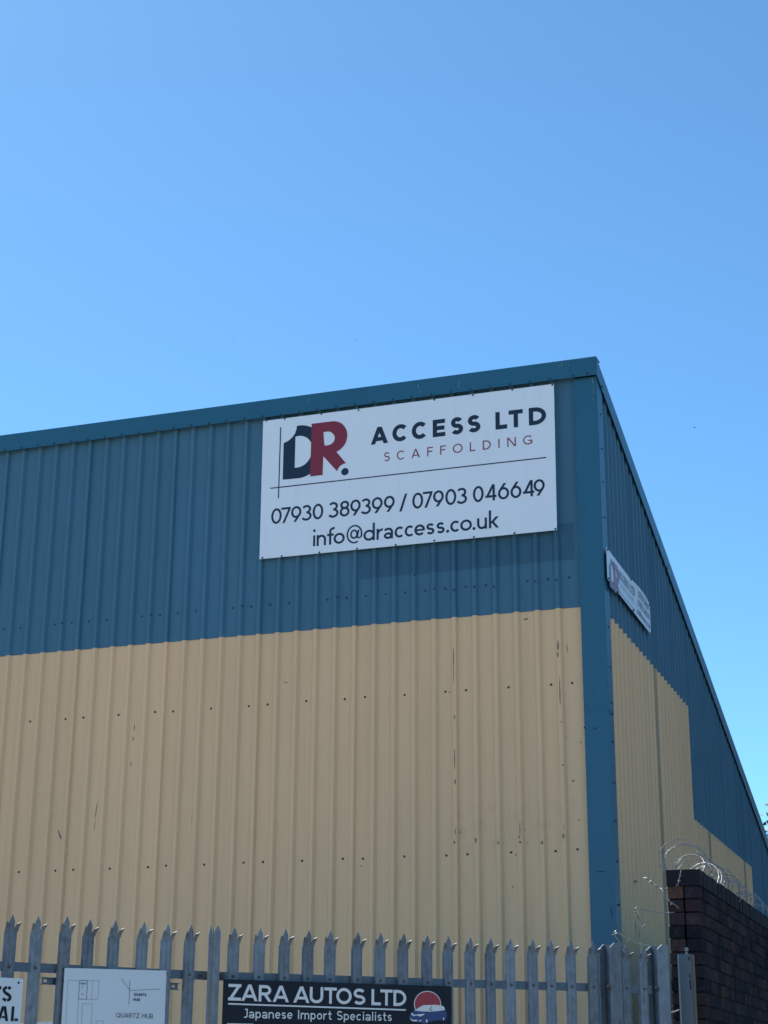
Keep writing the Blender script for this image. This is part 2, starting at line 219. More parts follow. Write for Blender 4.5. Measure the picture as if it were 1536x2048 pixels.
# ------------------------------------------------------------------ warehouse
WH = thing('warehouse', 'tall corner of a metal-clad warehouse, blue ribbed sheets above beige ones', 'warehouse')
DEP, RUN, CRW = 0.034, 0.021, 0.036
ZB, ZTOP, ZSB, ZSL = 5.80, 8.09, 5.766, 4.488
def roof_z(y): return 8.212 - 0.290 * y

def sheet(name, mats, crowns, a0, a1, side, ztop, zbot, off=0.0, label=None):
    """one profiled sheet; crowns = start positions of rib crowns along the wall"""
    prof = [(a0, DEP)]
    for c in crowns:
        for (u, d) in ((c - RUN, DEP), (c, 0.0), (c + CRW, 0.0), (c + CRW + RUN, DEP)):
            if u > prof[-1][0] + 1e-5 and u < a1: prof.append((u, d))
        # small stiffener swage in the pan
    prof.append((a1, DEP))
    b = MB()
    def P(u, d, z):
        d = d - off
        return (XC - d, u, z) if side else (u, d, z)
    def zt(u): return ztop(u) if callable(ztop) else ztop
    for (u0, d0), (u1, d1) in zip(prof, prof[1:]):
        q = [P(u0, d0, zbot), P(u1, d1, zbot), P(u1, d1, zt(u1)), P(u0, d0, zt(u0))]
        if side: q = [q[0], q[1], q[2], q[3]]
        b.poly(q)
    o = b.build(name, mats, WH)
    m = o.modifiers.new('thickness', 'SOLIDIFY'); m.thickness = 0.0015; m.offset = 0
    if label: o['label'] = label
    return o

XC = 0.2416
# front wall: 12 m of 1 m wide sheets, five ribs each
for k in range(13):
    hi = -1.0 * k + 0.030 if k == 0 else -1.0 * k - 0.208 + CRW + 0.01
    lo = -1.0 * (k + 1) - 0.208 + CRW
    crowns = [-1.0 * k - 0.2 * j - 0.008 for j in range(6, 0, -1)] if k == 0 else [-1.0 * k - 0.2 * j - 0.008 for j in range(6, 0, -1)]
    al = (0.002 if k % 2 else 0.0)
    sheet('wall_sheet', M_blue, crowns, lo, hi, False, ZTOP, ZB, off=0.0045 + al)
    sheet('wall_sheet', M_beige, crowns, lo, hi, False, ZB + 0.06, 0.0, off=al)
# side wall
def sk(k): return 0.4047 + 0.189 * k
bounds = [-1, 5, 10, 11, 16, 21, 26, 27, 33, 39, 41, 42, 45, 51, 57, 63, 69, 75, 81]
for n, (ka, kb) in enumerate(zip(bounds, bounds[1:])):
    lo = sk(ka) + (0.0 if ka >= 0 else 0.006); hi = sk(kb) + 0.006
    crowns = [sk(k) for k in range(ka, kb + 1)]
    zt = ZSB if kb <= 21 else (ZSL if kb <= 45 else None)
    top = lambda u: roof_z(u) - 0.10
    al = 0.002 if n % 2 else 0.0
    sheet('wall_sheet', M_blue, crowns, lo, hi, True, top, zt if zt else 0.0, off=al + 0.003)
    if zt:
        dark_strip = (kb - ka == 1)  # one-pitch sheets at the joints get a darker beige
        sheet('wall_sheet', M_beige_dark if dark_strip else M_beige, crowns, lo, hi, True, zt + 0.05, 0.0, off=al,
              label='narrow darker strip of beige sheet' if dark_strip else None)
# liner behind the sheets, end and rear walls
b = MB()
YE = 16.0
b.box((-13.2, 0.05, 0), (0.16, 0.12, 8.08))
b.poly([(0.16, 0.12, 0), (0.16, YE, 0), (0.16, YE, roof_z(YE) - 0.2), (0.16, 0.12, 8.0)])
b.poly([(-13.2, 0.12, 0), (-13.2, YE, 0), (-13.2, YE, roof_z(YE) - 0.2), (-13.2, 0.12, 8.0)])
b.poly([(-13.2, YE, 0), (0.16, YE, 0), (0.16, YE, roof_z(YE) - 0.2), (-13.2, YE, roof_z(YE) - 0.2)])
b.build('wall_lining', M_dark, WH)
# roof
b = MB(); x = -13.2
prof = []
while x < 0.0:
    prof += [(x, 0), (x + 0.13, 0), (x + 0.148, 0.032), (x + 0.182, 0.032)]; x += 0.2
prof.append((0.235, 0))
for (u0, d0), (u1, d1) in zip(prof, prof[1:]):
    b.poly([(u0, -0.04, 8.19 + d0 - 0.03), (u1, -0.04, 8.19 + d1 - 0.03), (u1, YE, roof_z(YE) - 0.06 + d1), (u0, YE, roof_z(YE) - 0.06 + d0)])
b.build('roof', M_blue, WH)
# front eaves trim, in lengths of 3 m with lapped joints
FT = 8.235
edges = [0.2655, -2.05, -5.05, -8.05, -11.05, -13.2]
for i, (x1, x0) in enumerate(zip(edges, edges[1:])):
    b = MB(); y = -0.060 - (0.0015 if i % 2 else 0)
    xl = x0 - 0.03
    pr = [(y, 8.052), (y, FT + (0.001 if i % 2 else 0)), (0.10, FT - 0.005)]
    b.poly([(xl, y + 0.016, 8.050), (x1, y + 0.016, 8.050), (x1, y, 8.047), (xl, y, 8.047)])
    b.poly([(xl, y, 8.047), (x1, y, 8.047), (x1, y, FT), (xl, y, FT)])
    b.poly([(xl, y, FT), (x1, y, FT), (x1, 0.12, FT + 0.004), (xl, 0.12, FT + 0.004)])
    b.build('eaves_trim', M_bluetrim, WH)
# verge trim down the side
ys = [-0.059, 2.9, 5.9, 8.9, 11.9, YE + .1]
for i, (y0, y1) in enumerate(zip(ys, ys[1:])):
    b = MB(); xo = XC + 0.024 + (0.0015 if i % 2 else 0); y1 += 0.03
    Z = roof_z; hgt = 0.185
    b.poly([(xo, y0, Z(y0) - hgt), (xo, y1, Z(y1) - hgt), (xo, y1, Z(y1)), (xo, y0, Z(y0))])
    b.poly([(xo, y0, Z(y0)), (xo, y1, Z(y1)), (XC - 0.15, y1, Z(y1) + 0.004), (XC - 0.15, y0, Z(y0) + 0.004)])
    b.poly([(xo, y0, Z(y0) - hgt), (xo - 0.010, y0, Z(y0) - hgt + 0.002), (xo - 0.010, y1, Z(y1) - hgt + 0.002), (xo, y1, Z(y1) - hgt)])
    b.build('verge_trim', M_bluetrim, WH)
# corner flashing: three lengths plus the folded cap at the top
for i, (z0, z1) in enumerate([(7.745, 8.050), (4.822, 7.750), (0.0, 4.828)]):
    o = 0.0 if i != 1 else 0.003
    y0 = -0.012 - o; x1 = XC + 0.010 + o
    b = MB()
    xa = 0.028 if i else 0.024
    # swaged edge, front leg, small safety fold, side leg
    pts = [(xa, 0.018), (xa, y0), (x1 - 0.004, y0), (x1, y0 + 0.004), (x1, 0.205), (XC - 0.02, 0.212)]
    for (p, q) in zip(pts, pts[1:]): b.poly([(p[0], p[1], z0), (q[0], q[1], z0), (q[0], q[1], z1), (p[0], p[1], z1)])
    b.build('corner_flashing', M_bluetrim, WH)
b = MB(); b.box((0.010, -0.0665, 8.043), (0.2595, -0.063, 8.226)); bevel(b.build('corner_cap', M_bluetrim, WH), 0.002)

# screws
def screw_mesh(name, pts, nrm, r, mats):
    b = MB(); n = Vector(nrm).normalized(); a = Vector((0, 0, 1)); c = n.cross(a).normalized()
    for p in pts:
        p = Vector(p)
        for rr, h0, h1, k in ((r, 0, 0.003, 10), (r * 0.55, 0.003, 0.009, 6)):
            i0 = len(b.v)
            for h in (h0, h1): b.v += [tuple(p + n * h + a * rr * math.cos(2 * math.pi * j / k) + c * rr * math.sin(2 * math.pi * j / k)) for j in range(k)]
            for j in range(k): b.f.append((i0 + j, i0 + (j + 1) % k, i0 + k + (j + 1) % k, i0 + k + j)); b.m.append(0)
            b.f.append(tuple(i0 + k + j for j in range(k))); b.m.append(0)
    return b
pan = lambda z: [(-1.0 * m - o + random.uniform(-.006, .006), DEP - 0.001, z + random.uniform(-.005, .005)) for m in range(12) for o in (0.08, 0.28, 0.68)]
screw_mesh('s', pan(5.10) + pan(3.60) + pan(2.1) + pan(0.6), (0, -1, 0), 0.0115, None).build('fixing_screws', M_screw, WH, kind='stuff')
pts = [(-1.0 * m - o, DEP - 0.006, 6.092) for m in range(12) for o in (0.08, 0.28, 0.48, 0.88) if (m > 2 or o != 9)]
pts += [(x, DEP - 0.006, z) for x, z in ((-1.68, 6.09), (-1.01, 6.10))] + [(x, -0.005, z) for x, z in DSCR]
pts += [(-1.0 * m - 0.19 - 0.2 * j, -0.0045, 8.03) for m in range(12) for j in range(0)]
screw_mesh('s', pts, (0, -1, 0), 0.011, None).build('fixing_screws', M_screwb, WH, kind='stuff')
pts = [(-0.2 * j + 0.012 if j else -0.005, -0.062, 8.062) for j in range(1, 62)] + [(0.04, -0.0685, 8.062), (0.18, -0.0685, 8.066)]
screw_mesh('s', pts, (0, -1, 0), 0.0095, None).build('trim_screws', M_screwb, WH, kind='stuff')
pts = [(0.040, -0.013, 7.66 - 0.349 * j) for j in range(22)] + [(0.05, -0.013, 7.73)]
screw_mesh('s', pts, (0, -1, 0), 0.0105, None).build('flashing_screws', M_bluetrim, WH, kind='stuff')
pts = [(XC + 0.012, 0.105, 7.36 - 0.352 * j + (0.01 if j % 3 else -0.01)) for j in range(21)] + [(XC + 0.012, 0.10, 4.80), (XC + 0.013, 0.10, 7.70)] + [(XC + 0.026, y, roof_z(y) - 0.165) for y in (0.15, 3.3, 6.5)]
screw_mesh('s', pts, (1, 0, 0), 0.012, None).build('flashing_screws', M_screwb, WH, kind='stuff')
pts = []
for k in (9, 14, 19, 25, 31): pts.append((XC - 0.001, sk(k) + .018, 5.75 - 0.02))
for k, z in ((4, 5.1), (6, 5.1), (8, 5.1), (9.5, 5.12), (3, 3.6), (5, 3.62), (7, 3.6), (9, 3.6), (6, 4.2)): pts.append((XC - DEP + 0.001, sk(k) + .11, z))
screw_mesh('s', pts, (1, 0, 0), 0.012, None).build('fixing_screws', M_screw, WH, kind='stuff')

# scuffs, scratches and stains that the sheets carry
b = MB()
def dab(x, z, w, h, ang=0, y=DEP - 0.0035, n=7):
    ca, sa = math.cos(ang), math.sin(ang); P = []
    for i in range(n):
        t = 2 * math.pi * i / n; rr = random.uniform(.65, 1.1)
        u, v = math.cos(t) * w / 2 * rr, math.sin(t) * h / 2 * rr
        P.append((x + u * ca - v * sa, y, z + u * sa + v * ca))
    b.poly(P)
for a in [(-4.50, 4.958, .012, .07), (-4.505, 4.85, .010, .05), (-4.515, 4.60, .008, .05), (-4.871, 4.16, .010, .18, -.1), (-4.875, 4.02, .006, .14), (-5.26, 3.947, .022, .11, .45),
          (-2.892, 5.301, .06, .012, -.35), (-3.83, 4.05, .008, .10), (-0.15, 4.60, .03, .01), (-0.10, 4.21, .03, .02, .8), (-0.06, 3.86, .03, .012, .3),
          (-0.02, 4.55, .02, .02), (-1.245, 5.09, .03, .014), (-0.50, 5.73, .06, .02, .2), (-0.36, 5.74, .02, .02), (-0.53, 3.68, .014, .014), (-0.64, 3.58, .02, .016), (-0.55, 3.8, .015, .015),
          (-2.10, 3.53, .018, .018), (-1.15, 3.80, .012, .03), (-5.15, 3.76, .01, .02), (-0.12, 5.42, .008, .09), (-0.67, 3.3, .01, .03)]: dab(*a)
for a in [(-1.195, 5.42, .010, .20), (-1.195, 5.28, .008, .26), (-1.19, 4.85, .016, .05), (-1.19, 4.45, .012, .24), (-1.187, 4.25, .018, .06), (-0.195, 5.45, .022, .10), (-0.20, 5.36, .018, .06), (-0.19, 5.0, .012, .34),
          (-0.185, 4.74, .014, .02), (-0.18, 4.35, .02, .02)]: dab(*a, y=-0.003)
for k in range(1, 7):   # worn rib fronts where something once rubbed along the wall
    for j in range(1 + k % 2): dab(-0.2 * k + 0.006 + random.uniform(-.008, .008), 3.70 + random.uniform(-.03, .03), .020, .024 + .02 * random.random(), y=-0.003 - 0.0005 * j)
    
    if k in (1, 3, 6): dab(-0.2 * k + 0.012, 3.80, .007, random.uniform(.05, .14), y=-0.005)
b.build('scuff_marks', M_scuff, WH, kind='stuff')
b = MB()
for a in [(0.13, 4.66, .05, .012, .1), (0.14, 3.40, .11, .008), (0.215, 3.05, .007, .12, .12), (0.03, 4.67, .02, .02)]: dab(*a, y=-0.0165)
for (y, z, w, h) in [(0.95, 3.42, .10, .02), (1.75, 3.9, .03, .06), (0.85, 3.0, .03, .16), (1.0, 2.95, .02, .12), (2.2, 3.7, .03, .05)]:
    b.poly([(XC + .002, y - w / 2, z), (XC + .002, y, z - h / 2), (XC + .002, y + w / 2, z), (XC + .002, y, z + h / 2)])
b.build('scuff_marks', mat('dark_scratch', (0.012, 0.03, 0.05), 0.7, noise=[((50, 50, 50), .3, (.02, .02, .02), .4, .7)]), WH, kind='stuff')
b = MB()
for a in [(-0.07, 8.195, .006, .05), (-0.10, 8.18, .004, .04), (0.0, 8.185, .004, .04), (-1.52, 8.16, .006, .07, .08), (-1.50, 8.10, .005, .07), (-1.10, 8.14, .005, .13), (-0.98, 8.205, .004, .02),
          (-2.68, 8.17, .005, .06), (-5.32, 8.19, .005, .06), (-5.55, 8.12, .004, .03)]: dab(*a, y=-0.0655)
for a in [(0.215, 8.0, .006, .08), (0.218, 7.9, .005, .10), (0.21, 7.82, .005, .06), (0.195, 8.02, .004, .05)]: dab(*a, y=-0.0145)
b.build('lime_drips', M_drip, WH, kind='stuff')

# ------------------------------------------------------------------ pen-stroke lettering
class Pen:
    def __init__(s, fn, mb, base=0.0015): s.fn = fn; s.mb = mb; s.d = base; s.n = 0
    def quad(s, P):
        s.mb.poly([s.fn(x, z, s.d + 0.00025 * (s.n % 5)) for x, z in P])
    def next(s): s.n += 1
    def seg(s, p, q, w):
        s.next(); dx, dz = q[0] - p[0], q[1] - p[1]; L = math.hypot(dx, dz) or 1e-9; nx, nz = -dz / L * w / 2, dx / L * w / 2
        s.quad([(p[0] + nx, p[1] + nz), (p[0] - nx, p[1] - nz), (q[0] - nx, q[1] - nz), (q[0] + nx, q[1] + nz)])
    def hseg(s, p, q, w):
        s.next(); dx, dz = q[0] - p[0], q[1] - p[1]; L = math.hypot(dx, dz); hw = w / 2 * L / abs(dz)
        s.quad([(p[0] - hw, p[1]), (p[0] + hw, p[1]), (q[0] + hw, q[1]), (q[0] - hw, q[1])])
    def line(s, P, w):
        s.next(); n = len(P); A = []; B = []
        for i in range(n):
            a = P[max(i - 1, 0)]; c = P[min(i + 1, n - 1)]; dx, dz = c[0] - a[0], c[1] - a[1]; L = math.hypot(dx, dz) or 1e-9
            nx, nz = -dz / L * w / 2, dx / L * w / 2; A.append((P[i][0] + nx, P[i][1] + nz)); B.append((P[i][0] - nx, P[i][1] - nz))
        for i in range(n - 1): s.quad([A[i], B[i], B[i + 1], A[i + 1]])
    def arc(s, cx, cz, rx, rz, a0, a1, w):
        n = max(6, int(abs(a1 - a0) / 9))
        s.line([(cx + rx * math.cos(R(a0 + (a1 - a0) * i / n)), cz + rz * math.sin(R(a0 + (a1 - a0) * i / n))) for i in range(n + 1)], w)
    def ring(s, cx, cz, rx, rz, w):
        s.next(); n = 40; P = []
        for i in range(n): t = 2 * math.pi * i / n; P.append((math.cos(t), math.sin(t)))
        for i in range(n):
            a, b_ = P[i], P[(i + 1) % n]; o, k = w / 2, -w / 2
            s.quad([(cx + a[0] * (rx + o), cz + a[1] * (rz + o)), (cx + a[0] * (rx + k), cz + a[1] * (rz + k)), (cx + b_[0] * (rx + k), cz + b_[1] * (rz + k)), (cx + b_[0] * (rx + o), cz + b_[1] * (rz + o))])
    def disc(s, cx, cz, r):
        s.next(); s.quad([(cx + r * math.cos(2 * math.pi * i / 16), cz + r * math.sin(2 * math.pi * i / 16)) for i in range(16)])
    def glyph(s, c, x, z, W, H, w, X=None):
        """draw character c in the box x..x+W, baseline z, cap height H, x-height X, pen width w"""
        h = w / 2; X = X or H * .62
        S = lambda a, b_, ww=w: s.seg((x + a[0], z + a[1]), (x + b_[0], z + b_[1]), ww)
        Hs = lambda a, b_, ww=w: s.hseg((x + a[0], z + a[1]), (x + b_[0], z + b_[1]), ww)
        A = lambda cx, cz, rx, rz, a0, a1, ww=w: s.arc(x + cx, z + cz, rx, rz, a0, a1, ww)
        O = lambda cx, cz, rx, rz: s.ring(x + cx, z + cz, rx, rz, w)
        if c == 'A':
            e = h * 1.1; S_ = (W / 2, H); Hs((e, 0), S_); Hs((W - e, 0), S_); S((W * .22, H * .29), (W * .78, H * .29), w * .95)
        elif c in 'CG':
            rx = W * .53 - h
            A(rx + h, H / 2, rx, H / 2 - h, 42, 318)
            if c == 'G': S((W - h, H * .46), (W - h, H * .10)); S((W * .58, H * .44), (W, H * .44), w)
        elif c == 'E':
            S((h, 0), (h, H))
            for q, k in ((h, 1), (H / 2, .93), (H - h, .98)): S((0, q), (W * k, q))
        elif c == 'F':
            S((h, 0), (h, H)); S((0, H - h), (W, H - h)); S((0, H * .53), (W * .9, H * .53))
        elif c == 'S':
            rz = (H - w) / 4; rx = W / 2 - h
            A(W / 2, H - h - rz, rx * .95, rz, 28, 270); A(W / 2, h + rz, rx, rz, 90, -150)
        elif c == 'L': S((h, 0), (h, H)); S((0, h), (W, h))
        elif c == 'T': S((W / 2, 0), (W / 2, H)); S((0, H - h), (W, H - h))
        elif c == 'D':
            S((h, 0), (h, H)); cx = W * .36
            S((0, h), (cx, h)); S((0, H - h), (cx, H - h)); A(cx, H / 2, W - h - cx, H / 2 - h, 90, -90)
        elif c in 'OQ':
            O(W / 2, H / 2, W / 2 - h, H / 2 - h)
            if c == 'Q': S((W * .55, H * .28), (W * .95, -H * .04))
        elif c == 'I': S((W / 2, 0), (W / 2, H))
        elif c == 'N': S((h, 0), (h, H)); S((W - h, 0), (W - h, H)); Hs((W - h * 1.3, 0), (h * 1.3, H))
        elif c in 'RPB':
            S((h, 0), (h, H)); m = H * .46; cx = W * .5; rz = (H - h - m) / 2
            S((0, H - h), (cx, H - h)); S((0, m), (cx, m)); A(cx, m + rz, W * .93 - h - cx, rz, 90, -90)
            if c == 'R': Hs((W - h * 1.3, 0), (W * .45, m))
            if c == 'B': S((0, h), (cx, h)); A(cx, (m + h) / 2, W - h - cx, (m - h) / 2, 90, -90)
        elif c == 'U': S((h, H), (h, H * .38)); S((W - h, H), (W - h, H * .38)); A(W / 2, H * .38, W / 2 - h, H * .38 - h, 180, 360)
        elif c == 'H': S((h, 0), (h, H)); S((W - h, 0), (W - h, H)); S((0, H * .52), (W, H * .52))
        elif c == 'Z': S((0, h), (W, h)); S((0, H - h), (W, H - h)); Hs((h * 1.6, h), (W - h * 1.6, H - h))
        elif c == 'J': S((W - h, H), (W - h, H * .25)); A(W / 2 - h * .3, H * .25, W / 2 - h * .8, H * .25 - h, 0, -130); S((W * .35, H - h), (W, H - h))
        elif c == '0': O(W / 2, H / 2, W / 2 - h, H / 2 - h)
        elif c == '7': S((0, H - h), (W, H - h)); Hs((W * .16 + h, 0), (W - h * 1.2, H - w))
        elif c in '96':
            r = W / 2 - h; rz = H * .5 * .62; zc = H - h - rz if c == '9' else h + rz; sg = 1 if c == '9' else -1
            O(W / 2, zc, r, rz)
            if c == '9': Hs((W * .26 + h, 0), (W - h * 1.5, zc - rz * .48))
            else: Hs((W * .74 - h, H), (h * 1.5, zc + rz * .48))
        elif c == '3':
            ra = (H - w) * .235; rb = (H - w) / 2 - ra
            A(W * .46, H - h - ra, W * .43 - h * .6, ra, 150, -90); A(W * .46, h + rb, W * .54 - h, rb, 90, -152)
        elif c == '8':
            ra = (H - w) * .225; rb = (H - w) / 2 - ra
            O(W / 2, H - h - ra, W * .45 - h, ra); O(W / 2, h + rb, W / 2 - h, rb)
        elif c == '4': S((0, H * .27), (W, H * .27)); S((W * .76, 0), (W * .76, H)); Hs((h * 1.2, H * .27 - h), (W * .76 - h * .2, H))
        elif c == '/': Hs((h * 1.1, -H * .07), (W - h * 1.1, H * 1.03))
        elif c == 'i': S((W / 2, 0), (W / 2, X)); s.disc(x + W / 2, z + H * .90, w * .62)
        elif c == 'l': S((W / 2, 0), (W / 2, H))
        elif c == 'n': S((h, 0), (h, X)); A(W / 2, X * .55, W / 2 - h, X * .45 - h, 180, 0); S((W - h, 0), (W - h, X * .56))
        elif c == 'm':
            S((h, 0), (h, X)); r = (W - w) / 4
            for k in (1, 3): A(h + r * k, X * .58, r, X * .42 - h, 180, 0); S((h + r * (k + 1), 0), (h + r * (k + 1), X * .6))
        elif c == 'r': S((h, 0), (h, X)); A(W * .95, X * .45, W * .95 - h, X * .55 - h, 175, 88)
        elif c == 'u': S((h, X), (h, X * .42)); A(W / 2, X * .44, W / 2 - h, X * .44 - h, 180, 360); S((W - h, 0), (W - h, X))
        elif c == 'f': S((W * .42, 0), (W * .42, H * .76)); A(W * .95, H * .76, W * .53, H * .24 - h, 180, 82); S((0, X - h), (W * .9, X - h))
        elif c == 't': S((W * .42, X * .3), (W * .42, X * 1.35)); A(W * .42 + W * .4, X * .3, W * .4, X * .3 - h, 180, 290); S((0, X - h), (W * .95, X - h))
        elif c == 'o': O(W / 2, X / 2, W / 2 - h, X / 2 - h)
        elif c == 'd': O(W / 2, X / 2, W / 2 - h, X / 2 - h); S((W - h, 0), (W - h, H))
        elif c == 'p': O(W / 2, X / 2, W / 2 - h, X / 2 - h); S((h, X), (h, -H * .27))
        elif c == 'c': rx = W * .54 - h; A(rx + h, X / 2, rx, X / 2 - h, 48, 312)
        elif c == 'e': A(W / 2, X / 2, W / 2 - h, X / 2 - h, 0, 318); S((h, X * .5), (W - h * .2, X * .5), w * .85)
        elif c == 's':
            rz = (X - w) / 4; rx = W / 2 - h; A(W / 2, X - h - rz, rx * .93, rz, 25, 270); A(W / 2, h + rz, rx, rz, 90, -152)
        elif c == 'a':
            A(W * .46, X * .62, W * .54 - h, X * .38 - h, 150, 0); S((W - h, 0), (W - h, X * .64)); O(W * .46, X * .28, W * .46 - h, X * .28 - h * .8)
        elif c == 'k': S((h, 0), (h, H)); Hs((W * .2, X * .42), (W - h * 1.4, X)); Hs((W - h * 1.4, 0), (W * .34, X * .58))
        elif c == '.': s.disc(x + W / 2, z + w * .62, w * .68)
        elif c == '@':
            A(W / 2, H * .47, W / 2 - h * .7, H * .53 - h * .7, 20 - 40, 318 - 40 + 40, w * .7) if False else A(W / 2, H * .46, W / 2 - h * .7, H * .53 - h * .7, -22, 300, w * .72)
            O_ = (W * .47, H * .46); s.ring(x + O_[0], z + O_[1], W * .19, H * .22, w * .75)
            Hs((W * .66, H * .22), (W * .76, H * .70), w * .75); A(W * .80, H * .40, W * .135, H * .17, 200, 372, w * .6)
    def text(s, txt, x, z, total, H, w, X=None, gap=None, widths=None):
        base = dict(I=.2, i=.2, l=.2, r=.42, f=.42, t=.42, s=.5, J=.5, m=1.0, T=.75, L=.6, E=.62, F=.6, S=.66, A=.86, N=.82, Q=.95, O=.95, D=.85, R=.72, B=.72, U=.8, H=.8, Z=.75, C=.85, G=.9)
        base[' '] = .32; base['.'] = .2
        ws = [base.get(c, .60 if c.islower() else .62) * H for c in txt]; gap = H * .12 if gap is None else gap
        k = total / (sum(ws) + gap * (len(txt) - 1))
        for c, wd in zip(txt, ws):
            if c != ' ': s.glyph(c, x, z, wd * k, H, w, X)
            x += (wd + gap) * k

# ------------------------------------------------------------------ large sign on the front wall
SG = thing('company_sign', 'large white rectangular scaffolding sign with navy and red lettering, high on the front wall', 'sign')
YS = -0.048
def fs(x, z, d): return (x, YS - d, z)
b = MB(); b.prism([(-3.1835, 8.0135), (-0.157, 8.0105), (-0.165, 6.5385), (-3.177, 6.5465)], lambda u, w, d: (u, d, w), YS, YS + 0.004)
b.build('panel', M_white, SG)
def letters(name, glyphs, z, H, w, m, parent, fn, X=None, d=0.0015, names='lettering'):
    for c, x0, x1 in glyphs:
        mb = MB(); Pen(fn, mb, d).glyph(c, x0, z, x1 - x0, H, w, X); mb.build('letter' if c.isalpha() else 'character', m, parent)
letters('lettering', D['access'], 7.6115, 0.180, 0.043, M_navy, SG, fs)
letters('lettering', D['scaf'], 7.420, 0.094, 0.0115, M_red, SG, fs)
letters('lettering', D['num1'], 6.8955, 0.163, 0.0225, M_navy, SG, fs)
letters('lettering', D['mail'], 6.6215, 0.1785, 0.0225, M_navy, SG, fs, X=0.112)
def flat(name, polys, m, parent, fn, d):
    mb = MB()
    for P in polys:
        outer = P[0]; loops = [[Vector((u, w, 0)) for u, w in L_] for L_ in P]
        allp = [p for L_ in P for p in L_]; n = len(mb.v); mb.v += [tuple(fn(u, w, d)) for u, w in allp]
        for t in tessellate_polygon(loops): mb.f.append(tuple(n + i for i in t)); mb.m.append(0)
    return mb.build(name, m, parent)
flat('logo_letter', [[D['D']]], M_navy, SG, fs, 0.0012)
flat('logo_letter', [[D['R'], D['Rh']]], M_red, SG, fs, 0.0022)
def disc(c, r, rz=None, n=28): return [(c[0] + r * math.cos(2 * math.pi * i / n), c[1] + (rz or r) * math.sin(2 * math.pi * i / n)) for i in range(n)]
flat('logo_dot', [[disc(D['dot'], D['dotr'])]], M_navy, SG, fs, 0.0015)
mb = MB(); pn = Pen(fs, mb, 0.0012); pn.seg(D['rule'][0], D['rule'][1], 0.0115); pn.seg(D['vrule'][0], D['vrule'][1], 0.0115); mb.build('rule_line', M_navy, SG)
screw_mesh('s', [(x, YS - 0.0005, z) for x, z in D['signscrews']], (0, -1, 0), 0.0095, None).build('fixing_screws', M_screw, SG, kind='stuff')
for (xa) in (-3.10, -1.7, -0.25):
    b = MB(); b.box((xa, YS + 0.0045, 6.60), (xa + 0.03, 0.0, 7.95)); b.build('mounting_batten', M_galvd, SG)

# ------------------------------------------------------------------ long sign on the side wall
S2 = thing('banner_sign', 'small long white scaffolding sign bowed on the side wall just beyond the blue corner', 'sign')
def bow(y, z):
    t = (y - 0.018) / 2.05; v = (z - 6.03) / 0.315
    return 0.034 + (0.024 * math.sin(math.pi * (t - .5) * 2) * v * v if t > .5 else 0)
def f2(y, z, d): return (XC + 0.004 + bow(y, z) + d, y, z)
def top2(t): return 6.350 - 0.006 * t
b = MB(); NU, NV = 30, 6
for side_, dd in ((0, 0.0), (1, -0.003)):
    for i in range(NU):
        for j in range(NV):
            q = []
            for (ii, jj) in ((i, j), (i + 1, j), (i + 1, j + 1), (i, j + 1)):
                t = ii / NU; z0 = 6.042 - .016 * t; q.append(f2(0.018 + 2.05 * t, z0 + (top2(t) - z0) * jj / NV, dd))
            b.poly(q if not side_ else q[::-1])
b.build('panel', mat('banner_panel', (0.86, 0.90, 0.94), 0.35, spec=0.5, noise=[((3, 3, 3), 0.2, (0.78, 0.83, 0.88), 0.4, 0.75)]), S2, smooth=True)
def L2(P):   # logo shapes reused at a smaller size
    x0, x1, z0, z1 = -2.957, -2.43, 7.50, 7.95
    return [(0.10 + (u - x0) / (x1 - x0) * 0.34, 6.075 + (w - z0) / (z1 - z0) * 0.235) for u, w in P]
M_fnavy = mat('sun_faded_navy_print', (0.24, 0.30, 0.40), 0.5, noise=[((8, 8, 8), .3, (.28, .34, .43), .4, .7)])
M_fred = mat('sun_faded_red_print', (0.44, 0.29, 0.37), 0.5, noise=[((8, 8, 8), .3, (.47, .33, .40), .4, .7)])
flat('logo_letter', [[L2(D['D'])]], M_fnavy, S2, f2, 0.002); flat('logo_letter', [[L2(D['R']), L2(D['Rh'])]], M_fred, S2, f2, 0.004)
flat('logo_dot', [[disc((0.455, 6.085), 0.018)]], M_fnavy, S2, f2, 0.002)
mb = MB(); pn = Pen(f2, mb, 0.002)
for a in range(12): pn.seg((0.07 + a * .1, 6.067), (0.17 + a * .1, 6.066), 0.006)
mb.build('rule_line', M_fnavy, S2)
mb = MB(); pn = Pen(f2, mb, 0.002); pn.text('ACCESS LTD', 0.53, 6.20, 0.72, 0.085, 0.019); mb.build('lettering', M_fnavy, S2, kind='stuff')
mb = MB(); pn = Pen(f2, mb, 0.002); pn.text('SCAFFOLDING', 0.60, 6.125, 0.60, 0.045, 0.006, gap=0.03); mb.build('lettering', M_fred, S2, kind='stuff')
mb = MB(); pn = Pen(f2, mb, 0.002); pn.text('07930 389399', 1.40, 6.245, 0.60, 0.066, 0.010); pn.text('07903 046649', 1.40, 6.155, 0.60, 0.066, 0.010)
pn.text('info@draccess.co.uk', 1.37, 6.068, 0.66, 0.062, 0.009, X=0.042); mb.build('lettering', M_fnavy, S2, kind='stuff')
screw_mesh('s', [f2(y, z, 0.001) for y, z in ((0.06, 6.058), (1.10, 6.34), (1.17, 6.045), (2.03, 6.33), (0.06, 6.335), (2.05, 6.04))], (1, 0, 0), 0.013, None).build('fixing_screws', M_screw, S2, kind='stuff')

